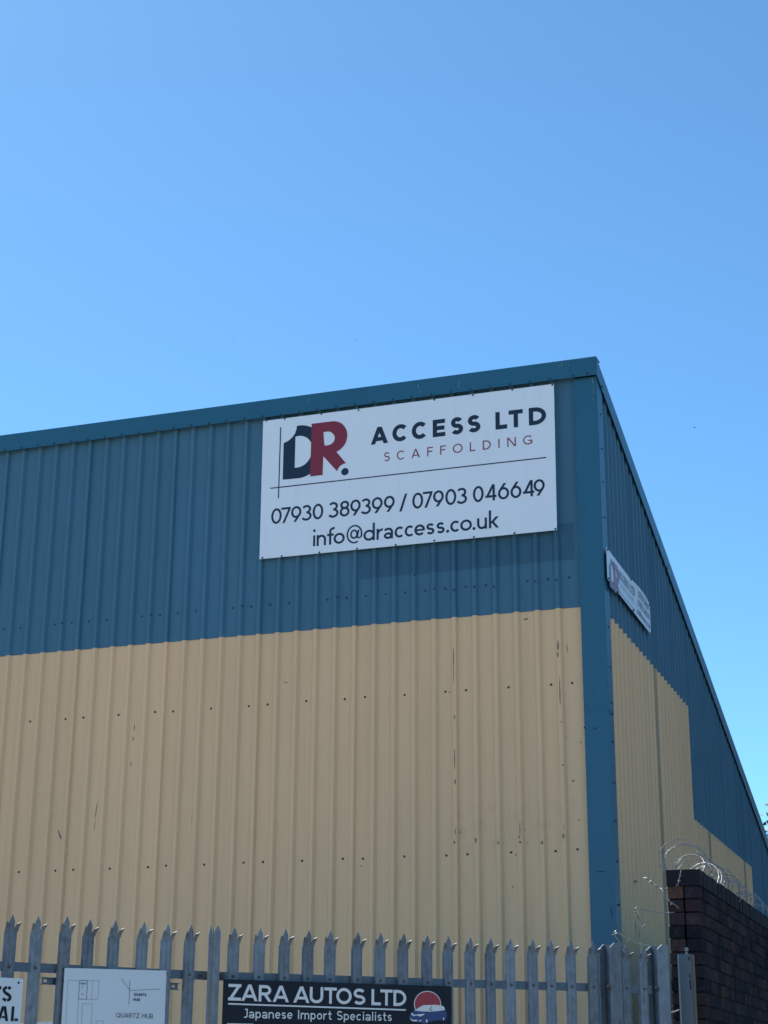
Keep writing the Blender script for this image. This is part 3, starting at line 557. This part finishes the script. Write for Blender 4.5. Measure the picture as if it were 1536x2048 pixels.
# ------------------------------------------------------------------ palisade fence
def frame(c, d):
    d = Vector((d[0], d[1], 0)).normalized(); n = Vector((d.y, -d.x, 0))      # n points out, towards the street
    c = Vector((c[0], c[1], 0))
    return lambda s, o, z: tuple(c + d * s + n * o + Vector((0, 0, z)))
FA = frame((-0.846, -6.903), (0.592, 0.806)); FB = frame((0.341, -5.75), (0.753, 0.657))
def pale_mesh(F0=None, splay=True):
    b = MB(); F = lambda s, o, z: (s, -o, z)
    PR = [(-.0325, -.007), (-.0265, .006), (-.012, .009), (0, .0065), (.012, .009), (.0265, .006), (.0325, -.007)]
    T = 0.003; zs = 2.318
    for (a, c) in zip(PR, PR[1:]):
        for (z0, z1) in ((0.05, zs),):
            b.poly([F(a[0], a[1], z0), F(c[0], c[1], z0), F(c[0], c[1], z1), F(a[0], a[1], z1)])
            b.poly([F(a[0], a[1] - T, z1), F(c[0], c[1] - T, z1), F(c[0], c[1] - T, z0), F(a[0], a[1] - T, z0)])
            b.poly([F(a[0], a[1] - T, z1), F(a[0], a[1], z1), F(c[0], c[1], z1), F(c[0], c[1] - T, z1)])
    for e in (PR[0], PR[-1]): b.poly([F(e[0], e[1], .05), F(e[0], e[1] - T, .05), F(e[0], e[1] - T, zs), F(e[0], e[1], zs)])
    if splay:
        b.prism([(-.0115, zs - .01), (.0115, zs - .01), (.0125, zs + .020), (.0150, zs + .050), (0, zs + .084), (-.0150, zs + .050), (-.0125, zs + .020)], lambda u, w, d: F(u, .006 + d, w), -T, 0)
        for sg in (-1, 1):
            # side prong: curls outward and a little sideways
            st = []
            for i in range(7):
                t = i / 6
                st.append((sg * (.0225 + .005 * t * t), .004 + .026 * t * t + .008 * t, zs + .044 * t))
            wd = [.0215, .0215, .0215, .021, .020, .017, .003]
            for i in range(6):
                p, q = st[i], st[i + 1]; w0, w1 = wd[i] / 2, wd[i + 1] / 2
                sh0, sh1 = (sg * (wd[0] - wd[i]) / 2, sg * (wd[0] - wd[i + 1]) / 2)
                A_ = [(p[0] - w0 + sh0, p[1], p[2]), (p[0] + w0 + sh0, p[1], p[2]), (q[0] + w1 + sh1, q[1], q[2]), (q[0] - w1 + sh1, q[1], q[2])]
                B_ = [(a[0], a[1] - T, a[2] + .0012) for a in A_]
                n = len(b.v); b.v += [F(*a) for a in A_ + B_]
                for f in ((0, 1, 2, 3), (7, 6, 5, 4), (0, 3, 7, 4), (1, 5, 6, 2)): b.f.append(tuple(n + k for k in f)); b.m.append(0)
    return b.mesh('pale', M_galv)
def bolt_mesh():
    b = MB(); 
    for rr, h0, h1, k in ((.0105, 0, .002, 12), (.007, .002, .008, 6)):
        i0 = len(b.v)
        for h in (h0, h1): b.v += [(rr * math.cos(2 * math.pi * j / k), -h, rr * math.sin(2 * math.pi * j / k)) for j in range(k)]
        for j in range(k): b.f.append((i0 + j, i0 + (j + 1) % k, i0 + k + (j + 1) % k, i0 + k + j)); b.m.append(0)
        b.f.append(tuple(i0 + k + j for j in range(k))); b.m.append(0)
    return b.mesh('bolt', M_bolt)
PALE = pale_mesh(); BOLT = bolt_mesh()
def put_pale(fence, F, ang, s, dz=0.0):
    o = link('pale', PALE, fence, loc=F(s, 0, dz)); o.rotation_euler = (random.uniform(-.008, .008), random.uniform(-.0025, .0025), ang + random.uniform(-.09, .09))
    for z in (2.150, 0.38):
        c = link('bolt', BOLT, o, loc=(0, -.0035, z - dz))
    return o
def rail(fence, F, s0, s1, z, o0=-.010):
    b = MB()
    Pf = lambda s, o, zz: F(s, o, zz)
    prof = [(o0, z - .024), (o0, z + .020), (o0 - .045, z + .020), (o0 - .045, z + .015), (o0 - .005, z + .015), (o0 - .005, z - .024)]
    n = len(b.v); b.v += [Pf(s0, *p) for p in prof] + [Pf(s1, *p) for p in prof]; k = len(prof)
    for i in range(k): j = (i + 1) % k; b.f.append((n + i, n + j, n + k + j, n + k + i)); b.m.append(0)
    b.f.append(tuple(n + i for i in range(k))); b.m.append(0); b.f.append(tuple(n + k + i for i in reversed(range(k)))); b.m.append(0)
    return b.build('rail', M_galvd, fence)
angA = math.atan2(.806, .592); angB = math.atan2(.657, .753)
# left leaf
fA = thing('palisade_fence', 'left run of galvanised palisade fence behind the two white signs', 'fence', 'galvanised palisade fence panels')
SA = [-0.558, -0.418, -0.283, -0.140, -0.002, 0.143, 0.284, 0.422]
for s in [SA[0] - .14 * k for k in range(12, 0, -1)] + SA: put_pale(fA, FA, angA, s, random.uniform(-.003, .003))
rail(fA, FA, -2.3, 0.545, 2.154); rail(fA, FA, -2.3, 0.545, 0.38)
# right run
fB = thing('palisade_fence', 'long middle run of galvanised palisade fence with the black car dealer sign', 'fence', 'galvanised palisade fence panels')
SB = [-1.006, -0.870, -0.732, -0.599, -0.465, -0.326, -0.190, -0.054, 0.093, 0.216, 0.355, 0.474, 0.600, 0.728, 0.842, 0.967, 1.090]
for s in SB: put_pale(fB, FB, angB, s, random.uniform(-.003, .003))
rail(fB, FB, -1.10, 1.150, 2.152); rail(fB, FB, -1.10, 1.150, 0.38)
# pointed double stile where the two runs meet
b = MB()
for (s0, s1, o, k) in ((-1.142, -1.124, -.004, 0), (-1.121, -1.082, .010, 1)):
    m_ = (s0 + s1) / 2; hw = (s1 - s0) / 2
    b.prism([(s0, .05), (s1, .05), (s1, 2.372), (m_ + hw * .25, 2.403), (m_, 2.403 if k else 2.395), (s0, 2.362)], lambda u, w, d, o=o: FB(u, o + d, w), -.004, 0)
b.prism([(-.004, .05), (.010, .05), (.010, 2.37), (.004, 2.388), (-.004, 2.36)], lambda u, w, d: FB(-1.1225 + d, u, w), 0, .003)
b.build('stile', M_galv, fB)
for s in (-1.160, -1.062):
    o = link('bolt', BOLT, fB, loc=FB(s, -.006, 2.150)); o.rotation_euler = (0, 0, angB); o.scale = (1.5, 1.2, 1.5)
# end panel between the two H posts
fC = thing('palisade_fence', 'short end panel of palisade fence, two pales between the H-section posts', 'fence', 'galvanised palisade fence panels')
for s, dz in ((1.315, -.014), (1.430, -.018)): put_pale(fC, FB, angB + .10, s, dz)
rail(fC, FB, 1.25, 1.485, 2.150, -.014); rail(fC, FB, 1.25, 1.485, 0.38, -.014)
def hpost(s, label):
    t = thing('fence_post', label, 'post', 'H-section steel fence posts')
    W_, Dp_, tf = .036, .125, .005
    # two flanges with bevelled heads and the web
    for nm, o in (('flange', .006), ('flange', -.122)):
        b = MB(); b.prism([(-W_ - .0, 0.0), (W_, 0.0), (W_, 2.398), (-W_ + .030, 2.398), (-W_, 2.372)], lambda u, w, d: FB(s + u, o + d, w), 0, tf); b.build(nm, M_galv, t)
    b = MB(); b.box((0, 0, 0), (1, 1, 1)); b.v = [FB(s - .0022 + .0045 * x_, -.117 + (.123) * y_, 2.390 * z_) for x_, y_, z_ in b.v]; b.build('web', M_galvd, t)
    o = link('bolt', BOLT, t, loc=FB(s - .045, .006, 2.150)); o.rotation_euler = (0, 0, angB); o.scale = (1.5, 1.3, 1.5)
    return t
hpost(1.244, 'open H-section galvanised post in front of the blue building corner')
hpost(1.552, 'last H-section galvanised post of the fence, nearest the brick wall, wire at its top')

# ------------------------------------------------------------------ signs hung on the fence
OS = 0.040
# 1: cut-off white sign at the left edge
T1 = thing('notice_sign', 'white rounded notice with bold black stencil capitals, cut off by the left picture edge', 'sign')
fa = lambda s, z, d: FA(s, OS + d, z)
b = MB(); P = []
for (cx, cz, a0) in ((-.507, 2.083, 0), (-1.08, 2.083, 90), (-1.08, 1.72, 180), (-.507, 1.72, 270)):
    P += [(cx + .0125 * math.cos(R(a0 + 15 * i)), cz + .0125 * math.sin(R(a0 + 15 * i))) for i in range(7)]
b.prism(P, lambda u, w, d: FA(u, OS + d, w), -.003, 0); b.build('panel', M_plan, T1)
mb = MB(); pn = Pen(fa, mb)
pn.seg((-.632, 1.987), (-.632, 2.056), .015); pn.seg((-.660, 2.048), (-.639, 2.048), .015); pn.seg((-.625, 2.048), (-.604, 2.048), .015)
for (a0, a1) in ((28, 82), (98, 215)): pn.arc(-.573, 2.0390, .0175, .0115, a0, a1, .0135)
pn.line([(-.5885, 2.0325), (-.580, 2.0245), (-.566, 2.0175), (-.5565, 2.010)], .0145)
for (a0, a1) in ((35, -82), (-98, -170)): pn.arc(-.573, 2.0035, .0175, .0115, a0, a1, .0135)
pn.hseg((-.6065, 1.896), (-.587, 1.964), .013); pn.hseg((-.5645, 1.896), (-.580, 1.964), .014); pn.seg((-.592, 1.914), (-.571, 1.914), .009)
pn.seg((-.5375, 1.8965), (-.5375, 1.9645), .0135); pn.seg((-.527, 1.9035), (-.5085, 1.9035), .0115)
mb.build('lettering', M_black, T1, kind='stuff')
flat('fixing_hole', [[disc((-.5181, 2.0747), .0058, n=16)]], M_black, T1, fa, .001)
# 2: plan board
T2 = thing('site_plan_sign', 'pale board with a faint site plan drawing on the fence, right of the stencil notice', 'sign')
b = MB(); b.prism([(-.2837, 2.1536), (.2730, 2.1640), (.2760, 1.74), (-.2815, 1.73)], lambda u, w, d: FA(u, OS + d, w), -.003, 0); b.build('panel', M_plan, T2)
mb = MB(); pn = Pen(fa, mb)
for l in F_['thin']:
    for p, q in zip(l, l[1:]): pn.seg(p, q, .0011)
for p, q in ((F_['thin'][1][-1], (-.259, 1.76)), (F_['thin'][2][-1], (-.200, 1.78)), (F_['thin'][4][-1], (-.128, 1.80)), (F_['thin'][5][-1], (-.176, 1.80)), (F_['thin'][6][-1], (-.065, 1.83))): pn.seg(p, q, .0011)
for l in F_['bold']:
    for p, q in zip(l, l[1:]): pn.seg(p, q, .0022)
for l in F_['ax']:
    for p, q in zip(l, l[1:]): pn.seg(p, q, .0019)
mb.build('plan_drawing', M_ink, T2)
mb = MB(); pn = Pen(fa, mb)
pn.text('UNIT', -.1965, 2.0785, .031, .0095, .0018); pn.text('C', -.1885, 2.0615, .0075, .0095, .0018)
pn.text('QUARTZ', .0955, 2.0345, .0705, .0135, .0032, gap=.0012); pn.text('HUB', .0950, 2.0100, .0370, .0135, .0032, gap=.0015)
pn.text('QUARTZ HUB', .0045, 1.9285, .2035, .0225, .0030, gap=.003)
for (p, q) in (((-.190, 2.036), (-.183, 2.030)), ((-.187, 2.030), (-.176, 2.034))): pn.seg(p, q, .0022)
mb.build('lettering', M_ink, T2, kind='stuff')
b = MB()   # slotted channel that clamps the board to the pales
for (z0, z1) in ((2.078, 2.0855), (2.0985, 2.106)): b.box((0, 0, 0), (1, 1, 1)); b.v[-8:] = [FA(-.375 + .745 * x_, -.016 - .002 * y_, z0 + (z1 - z0) * z_) for x_, y_, z_ in b.v[-8:]]
for z0 in (2.074, 2.106): b.box((0, 0, 0), (1, 1, 1)); b.v[-8:] = [FA(-.383 + .761 * x_, -.016 + .012 * y_, z0 + .003 * z_) for x_, y_, z_ in b.v[-8:]]
for x0, x1 in ((-.375, -.366), (-.350, -.10), (-.05, .335), (.352, .370)):
    b.box((0, 0, 0), (1, 1, 1)); b.v[-8:] = [FA(x0 + (x1 - x0) * x_, -.0165 - .001 * y_, 2.0855 + .013 * z_) for x_, y_, z_ in b.v[-8:]]
b.build('slotted_channel', M_galvd, T2)
# 3: black dealer sign
T3 = thing('dealer_sign', 'black sign with white capitals, red sun and blue car logo, wired to the middle fence', 'sign')
fb = lambda s, z, d: FB(s, OS + d, z)
b = MB(); b.prism([(-1.0678, 2.1319), (.2140, 2.1300), (.2120, 1.52), (-1.0670, 1.52)], lambda u, w, d: FB(u, OS + d, w), -.003, 0); b.build('panel', M_black, T3)
mb = MB(); pn = Pen(fb, mb)
for c, x0, x1 in E_['zara']: letters('letter', [[c, x0, x1]], 2.0275 - .007 * (x0 + 1.04), .0820, .0150, M_lett, T3, fb)
pn.seg((-1.0386, 2.0108), (-.0539, 2.0015), .0075)
mb.build('underline', M_lett, T3)
mb = MB(); pn = Pen(fb, mb); pn.text('Japanese Import Specialists', -.9562, 1.9430, .822, .0455, .0062, X=.032, gap=.0065)
mb.build('lettering', M_lett, T3, kind='stuff')
mb = MB(); pn = Pen(fb, mb); pn.seg((-1.0410, 1.885), (-.90, 1.885), .060); mb.build('white_band', M_lett, T3)
sc_, sr = E_['sun'], E_['sunr']
flat('logo_ring', [[disc(sc_, sr[0] * 1.0, sr[1] * 1.0, 36)]], M_lett, T3, fb, .0006)
flat('logo_sun', [[disc(sc_, sr[0] * .94, sr[1] * .94, 36)]], M_flagred, T3, fb, .0014)
flat('logo_mask', [[[(E_['glass'][0][0] - .028, 1.957), (E_['glass'][0][0] - .028, E_['glass'][0][1] + .002), (E_['glass'][5][0] + .010, E_['glass'][5][1] + .001), (E_['glass'][5][0] + .010, 1.957)]]], M_black, T3, fb, .0020)
flat('logo_car_body', [[E_['body']]], M_carblue, T3, fb, .0026)
flat('logo_car_windows', [[E_['glass']]], M_lett, T3, fb, .0032)
flat('logo_car_light', [[E_['light']], [E_['bump']], [E_['fog']]], M_lett, T3, fb, .0034)
flat('logo_car_pillar', [[E_['pil']], [disc((E_['pil'][1][0] + .012, E_['pil'][1][1] + .001), .0035, n=10)]], M_black, T3, fb, .0038)
flat('logo_car_wheel', [[disc(w_[:2], w_[2] * 2.2, w_[3] * 2.0, 16)] for w_ in E_['wh']], M_black, T3, fb, .0030)
flat('logo_car_rim', [[disc(w_[:2], w_[2] * 1.3, w_[3] * 1.4, 14)] for w_ in E_['wh']], M_lett, T3, fb, .0036)

# ------------------------------------------------------------------ brick wall
BW = thing('brick_wall', 'dark sooty red and black brick boundary wall with a brick-on-edge top, right of the corner', 'wall')
XA, XB, YW, YEND = 1.4270, 1.6260, -4.0, 9.0
ZC, CH, NCO = 2.808, 0.0794, 35
COP = MB(); brickN = 0
def brick_mesh(name, dx, dy, dz, m, bev=True):
    b = MB(); c = .004
    # box with chamfered upright and top arrises
    b.box((0, 0, 0), (dx, dy, dz)); return b.mesh(name, m)
BMC = {}
def put_brick(x, y, z, dx, dy, dz, mi, parent=BW, name='brick', jit=True):
    key = (round(dx, 3), round(dy, 3), round(dz, 3), mi)
    if key not in BMC: BMC[key] = brick_mesh(name, dx, dy, dz, M_coping if mi < 0 else M_bricks[mi])
    o = link(name, BMC[key], parent, loc=(x + random.uniform(-.0025, .0025), y + random.uniform(-.003, .003), z + random.uniform(-.002, .002)))
    o.rotation_euler = (random.uniform(-.006, .006), 0, random.uniform(-.006, .006)); return o
stuff = [MB() for _ in M_bricks]
J = .010; W2 = (XB - XA - J) / 2
for c in range(NCO):
    z = ZC - CH * (c + 1) + J * .5; dz = CH - J
    deep = c < 6
    # end face: two headers
    hd = .100
    for q in range(2):
        x = XA + q * (W2 + J) + (.003 if q and deep else 0)
        if c < 15: 
            mi = random.choice([0, 0, 1, 2, 3, 4]) if c else (5, 2)[q]
            if c == 5: mi = (0, 2)[q]
            if c in (3,) and not q: mi = 3
            if c % 2 and q == 0 and c > 5: mi = 3
            put_brick(x, YW, z, W2 - (.004 if deep and q else 0), hd, dz, mi)
        else: stuff[random.randrange(5)].box((x, YW, z), (x + W2, YW + hd, z + dz))
    y = YW + hd + J
    if c % 2: 
        L0 = .102
    else: L0 = .045
    first = True; n = 0
    while y < YEND:
        L = L0 if first else (.215 if c % 4 != 3 else .1025); first = False
        ml = random.choice([0, 1, 1, 2, 2, 3, 3, 4, 4])
        if random.random() < .03: ml = 5
        dxo = random.uniform(-.002, .002)
        if c < 12 and y < -0.65: put_brick(XB - .102, y, z, .102, L, dz, ml)
        else: stuff[ml].box((XB - .102 + dxo, y, z), (XB + dxo, y + L, z + dz))
        stuff[random.randrange(5)].box((XA, y, z), (XA + .080, y + L, z + dz))
        y += L + J; n += 1
allm = MB()
for i, s_ in enumerate(stuff):
    n = len(allm.v); allm.v += s_.v; allm.f += [tuple(n + k for k in f) for f in s_.f]; allm.m += [i] * len(s_.f)
allm.build('brickwork', M_bricks, BW, kind='stuff')
b = MB(); b.box((XA + .003, YW + .022, 0), (XA + W2 - .004, YEND, ZC)); b.box((XA + W2 + J + .008, YW + .022, 0), (XB - .007, YEND - .01, ZC)); b.box((XA + .02, YW + .085, 0), (XB - .02, YEND - .02, ZC - .002))
b.box((XA + W2 - .004, YW + .010, 0), (XA + W2 + J + .008, YW + .08, ZC - .45)); b.build('mortar', M_mortar, BW)
b = MB()
for i in range(16):
    zz = 2.36 + random.uniform(0, .075); r_ = random.uniform(.003, .008); xx = XA + W2 + J / 2 + random.uniform(-.006, .006)
    b.box((xx - r_, YW - .002 - .004 * random.random(), zz - r_), (xx + r_, YW + .01, zz + r_ * random.uniform(.6, 1.6)))
b.build('mortar_crumbs', M_mortarw, BW, kind='stuff')
# brick-on-edge coping
yc = YW - .006; k = 0
while yc < YEND:
    if k < 90: put_brick(XA - .004, yc, ZC + .002, XB - XA + .008, .066, .098, -1, name='coping_brick')
    else: COP.box((XA - .004, yc, ZC + .002), (XB + .004, yc + .066, ZC + .100))
    yc += .0735 if k else .072; k += 1
if COP.v: COP.build('coping_bricks', M_coping, BW, kind='stuff')
b = MB(); b.box((XA + .004, YW + .01, ZC), (XB - .002, YEND, ZC + .094)); b.build('coping_mortar', M_mortar, BW)

# ------------------------------------------------------------------ barbed wire
def barb(b, p, t, r=.0021, L=.018):
    p = Vector(p); t = Vector(t).normalized(); a = t.cross(Vector((random.uniform(-1, 1), random.uniform(-1, 1), random.uniform(-1, 1)))).normalized(); c = t.cross(a)
    b.tube([p - t * .005 + a * .003, p + c * .003, p + t * .005 - a * .003], r * 1.4, 4)
    for d in (a, c): b.tube([p - d * L + t * .003, p + d * L - t * .003], [r * .4, r * .9], 4)
def densify(P, n=6):
    P = [Vector(p) for p in P]; out = []
    for i in range(len(P) - 1):
        p0 = P[max(i - 1, 0)]; p1 = P[i]; p2 = P[i + 1]; p3 = P[min(i + 2, len(P) - 1)]
        for k in range(n):
            t = k / n; out.append(.5 * ((2 * p1) + (-p0 + p2) * t + (2 * p0 - 5 * p1 + 4 * p2 - p3) * t * t + (-p0 + 3 * p1 - 3 * p2 + p3) * t ** 3))
    out.append(P[-1]); return out
CW = thing('barbed_wire_coil', 'loose coil of barbed wire running along the top of the brick wall', 'barbed wire')
b = MB(); bb = MB()
def strand(b, P, r=.0021):
    # two thin wires twisted round each other
    for ph in (0, math.pi):
        Q = []; L = 0; last = None
        for i, p in enumerate(P):
            if last is not None: L += (p - last).length
            last = p; t = (P[min(i + 1, len(P) - 1)] - P[max(i - 1, 0)]).normalized(); a = t.cross(Vector((.3, .2, .9))).normalized(); c = t.cross(a)
            Q.append(p + (a * math.cos(L * 120 + ph) + c * math.sin(L * 120 + ph)) * .0020)
        b.tube(Q, r, 5)
rad0, zc0, xc0 = .118, 2.985, 1.505
P = []; turns = 20; N_ = turns * 30; y = -4.03
for i in range(N_ + 1):
    t = i / 30; a = 2 * math.pi * t + 1.2
    rr = rad0 * (1 + .10 * math.sin(t * 2.3) + .06 * math.sin(t * 5.1 + 1)); yy = -4.02 + .20 * t + .085 * math.sin(a * .97 + .8) + .03 * math.sin(t * 3.1)
    P.append(Vector((xc0 + .01 * math.sin(t * 1.7) + rr * math.cos(a), yy, zc0 - .012 * min(t, 3) + .012 * math.sin(t * 1.3) + rr * math.sin(a) * .95)))
strand(b, P)
for i in range(8, N_, 9): barb(bb, P[i], P[min(i + 1, N_)] - P[i - 1])
# second, interleaved strand at the front
P = []
for i in range(0, 30 * 5):
    t = i / 30; a = -2 * math.pi * t + .4; rr = rad0 * (1.02 + .08 * math.sin(t * 1.9))
    P.append(Vector((xc0 + rr * math.cos(a), -4.0 + .40 * t + .06 * math.sin(a + 2), zc0 - .01 + rr * math.sin(a) * .98)))
strand(b, P)
for i in range(5, len(P) - 1, 10): barb(bb, P[i], P[i + 1] - P[i - 1])
b.build('wire', M_wire, CW, smooth=True); bb.build('barbs', M_wire, CW, kind='stuff')
lab = ['loose barbed wire end curving down over the top brick of the wall', 'loose barbed wire end hooking out left from the brick wall end', 'short wire scrap hanging low beside the grey post']
for i, l in enumerate(D['wires']):
    T = thing('loose_wire', lab[i], 'barbed wire', 'loose barbed wire ends')
    P = densify([(x, -4.03 - .05 * math.sin(j * .9), z) for j, (x, _, z) in enumerate(l)], 8)
    b = MB(); strand(b, P, .0022); b.build('wire', M_wire, T, smooth=True)
    bb = MB()
    for j in range(4, len(P) - 2, 7): barb(bb, P[j], P[j + 1] - P[j - 1], L=.011)
    bb.build('barbs', M_wire, T, kind='stuff')
T = thing('loose_wire', 'loose barbed wire arching from the last fence post over the fence end panel', 'barbed wire', 'loose barbed wire ends')
P = densify(D['wirefence'], 8); b = MB(); strand(b, P, .0022); b.build('wire', M_wire, T, smooth=True)
bb = MB()
for j in range(6, len(P) - 2, 13): barb(bb, P[j], P[j + 1] - P[j - 1])
bb.build('barbs', M_wire, T, kind='stuff')

# ------------------------------------------------------------------ grey gate post before the brick wall
GP = thing('gate_post', 'plain grey square steel post with slots standing in front of the brick wall end', 'post')
px0, px1, py0, py1, zt = 1.531, 1.6205, -4.36, -4.27, 2.371
b = MB(); c = .010
def ring(z, k=0): return [(px0 + c - k, py0, z), (px1 - c + k, py0, z), (px1, py0 + c - k, z), (px1, py1 - c, z), (px1 - c, py1, z), (px0 + c, py1, z), (px0, py1 - c, z), (px0, py0 + c, z)]
for z0, z1 in ((0, zt),):
    A0, A1 = ring(z0), ring(z1)
    for i in range(8):
        j = (i + 1) % 8; b.poly([A0[i], A0[j], A1[j], A1[i]], 1 if i in (1, 2) else 0)
b.poly(ring(zt)); b.build('post_tube', [M_post, M_brickrefl], GP)
for z0, h in ((2.345, .022), (2.247, .022), (2.195, .055), (1.95, .03)):
    b = MB(); b.box((px1 - .022, py0 - .0015, z0 - h / 2), (px1 - .015, py0 + .001, z0 + h / 2)); b.build('slot', M_black, GP)

# ------------------------------------------------------------------ white van parked in the yard
VN = thing('white_van', 'white van parked behind the fence, only its roof edge showing above the picture bottom', 'van')
M4 = Matrix.Translation((-1.93, -5.35, 0)) @ Matrix.Rotation(R(22), 4, 'Z')
def vf(x, y, z): return tuple(M4 @ Vector((x, y, z)))
prof = [(-1.35, .35), (1.35, .35), (1.42, .55), (1.40, .95), (1.05, 1.05), (.70, 1.62), (.50, 1.845), (.35, 1.918), (.18, 1.943), (0, 1.948), (-.2, 1.943), (-.38, 1.915), (-.55, 1.84), (-1.25, 1.70), (-1.38, 1.5), (-1.42, .6)]
b = MB(); b.prism(prof, lambda u, w, d: vf(u, d, w), -.62, .62); bevel(b.build('body', M_vanw, VN), .03, 2)
for sgn in (-1, 1):
    b = MB(); b.prism([(.2, 1.1), (.85, 1.1), (.58, 1.55), (.2, 1.6)], lambda u, w, d: vf(u, d, w), sgn * .621, sgn * .626); b.build('window', M_glass, VN)
    for xx in (-.85, .9):
        b = MB(); b.prism(disc((xx, .33), .33, n=24), lambda u, w, d: vf(u, d, w), sgn * .50, sgn * .64); wh = b.build('wheel', M_tyre, VN)
        b = MB(); b.prism(disc((xx, .33), .18, n=18), lambda u, w, d: vf(u, d, w), sgn * .64, sgn * .645); b.build('rim', M_galv, wh)
b = MB(); b.poly([vf(1.045, -.52, 1.10), vf(1.045, .52, 1.10), vf(.745, .50, 1.60), vf(.745, -.50, 1.60)]); b.v = [(x_ + .02, y_, z_ + .01) for x_, y_, z_ in b.v]; b.build('windscreen', M_glass, VN)

# ------------------------------------------------------------------ tree beyond the building
def make_tree(label, tx, ty):
    TR = thing('tree', label, 'tree', 'trees in a belt beyond the warehouse'); TR.location = (tx, ty, 0)
    b = MB(); b.tube([(0, 0, 0), (.1, 0, 2.4), (.05, .1, 5.0), (.2, 0, 7.6)], [.27, .20, .14, .06], 10); b.build('trunk', M_bark, TR, smooth=True)
    for i in range(11):
        a = i * 2.4; z0 = 2.6 + .45 * i
        b = MB(); b.tube([(.05, 0, z0), (.9 * math.cos(a), .9 * math.sin(a), z0 + .9), (1.9 * math.cos(a), 1.9 * math.sin(a), z0 + 1.5)], [.08, .05, .015], 6); b.build('limb', M_bark, TR, smooth=True)
    b = MB(); cl = []
    for i in range(110):
        a = random.uniform(0, 2 * math.pi); z = random.uniform(2.6, 9.3); lim = 2.9 * math.sqrt(max(.05, 1 - ((z - 5.6) / 4.2) ** 2)); rr = lim * random.random() ** .5
        cl.append((rr * math.cos(a), rr * math.sin(a), z, random.uniform(.35, .75)))
    for (x_, y_, z_, r_) in cl:
        for i in range(170):
            d = Vector((random.gauss(0, 1), random.gauss(0, 1), random.gauss(0, 1))).normalized() * r_ * random.random() ** .4
            p = Vector((x_, y_, z_)) + d; u = Vector((random.gauss(0, 1), random.gauss(0, 1), random.gauss(0, 1))).normalized(); v = u.orthogonal().normalized(); s_ = random.uniform(.05, .10)
            b.poly([p - u * s_, p + v * s_ * .45, p + u * s_, p - v * s_ * .45])
    b.build('crown', M_leaf, TR)
    return TR
t0 = make_tree('leafy tree whose crown edge peeps out beyond the low end of the roof', 0.30, 30.0)
for (x_, y_, rz, sc_, lb) in ((5.6, 26.5, 1.1, 1.30, 'second tree, added out of view as shade, behind the far end of the brick wall'), (9.6, 22.0, 2.3, 1.32, 'third tree, added out of view as shade, standing out from the brick wall'),
                       (11.5, 16.0, 3.7, 1.25, 'fourth tree, added out of view as shade, halfway along the dark ground'), (12.0, 10.0, 4.9, .98, 'fifth tree, added out of view as shade, opposite the long side wall'),
                       (12.4, 4.2, .4, 1.03, 'nearest tree, added out of view as shade, opposite the blue building corner')):  # unseen trees, added and enlarged to block low sky from the side wall
    c_ = t0.copy(); COL.objects.link(c_); c_.location = (x_, y_, 0); c_.rotation_euler = (0, 0, rz); c_.scale = (sc_, sc_, sc_); c_['label'] = lb
    for ch in [o for o in t0.children]:
        d_ = ch.copy(); COL.objects.link(d_); d_.parent = c_

# ------------------------------------------------------------------ far birds
def bird(loc, s, label):
    b = MB(); X = Vector(loc)
    b.tube([X + Vector((-.5, 0, 0)) * s, X + Vector((-.2, 0, .05)) * s, X + Vector((.25, 0, .04)) * s, X + Vector((.5, 0, -.02)) * s], [.02 * s, .13 * s, .11 * s, .015 * s], 8)
    for sg in (-1, 1): b.poly([X + Vector((.15, 0, .05)) * s, X + Vector((.05, sg * .5, .2)) * s, X + Vector((-.15, sg * 1.0, .1)) * s, X + Vector((-.2, sg * .3, .1)) * s])
    b.build('bird', M_bird, None, label=label, cat='bird', group='far birds in the sky')
bird(BIRDS[0], .16, 'tiny dark bird in the blue sky right of the roof corner')
bird(BIRDS[1], .09, 'faint speck of a bird in the sky above the left end of the big sign')
bird(BIRDS[2], .09, 'faint speck of a bird in the sky above the middle of the big sign')
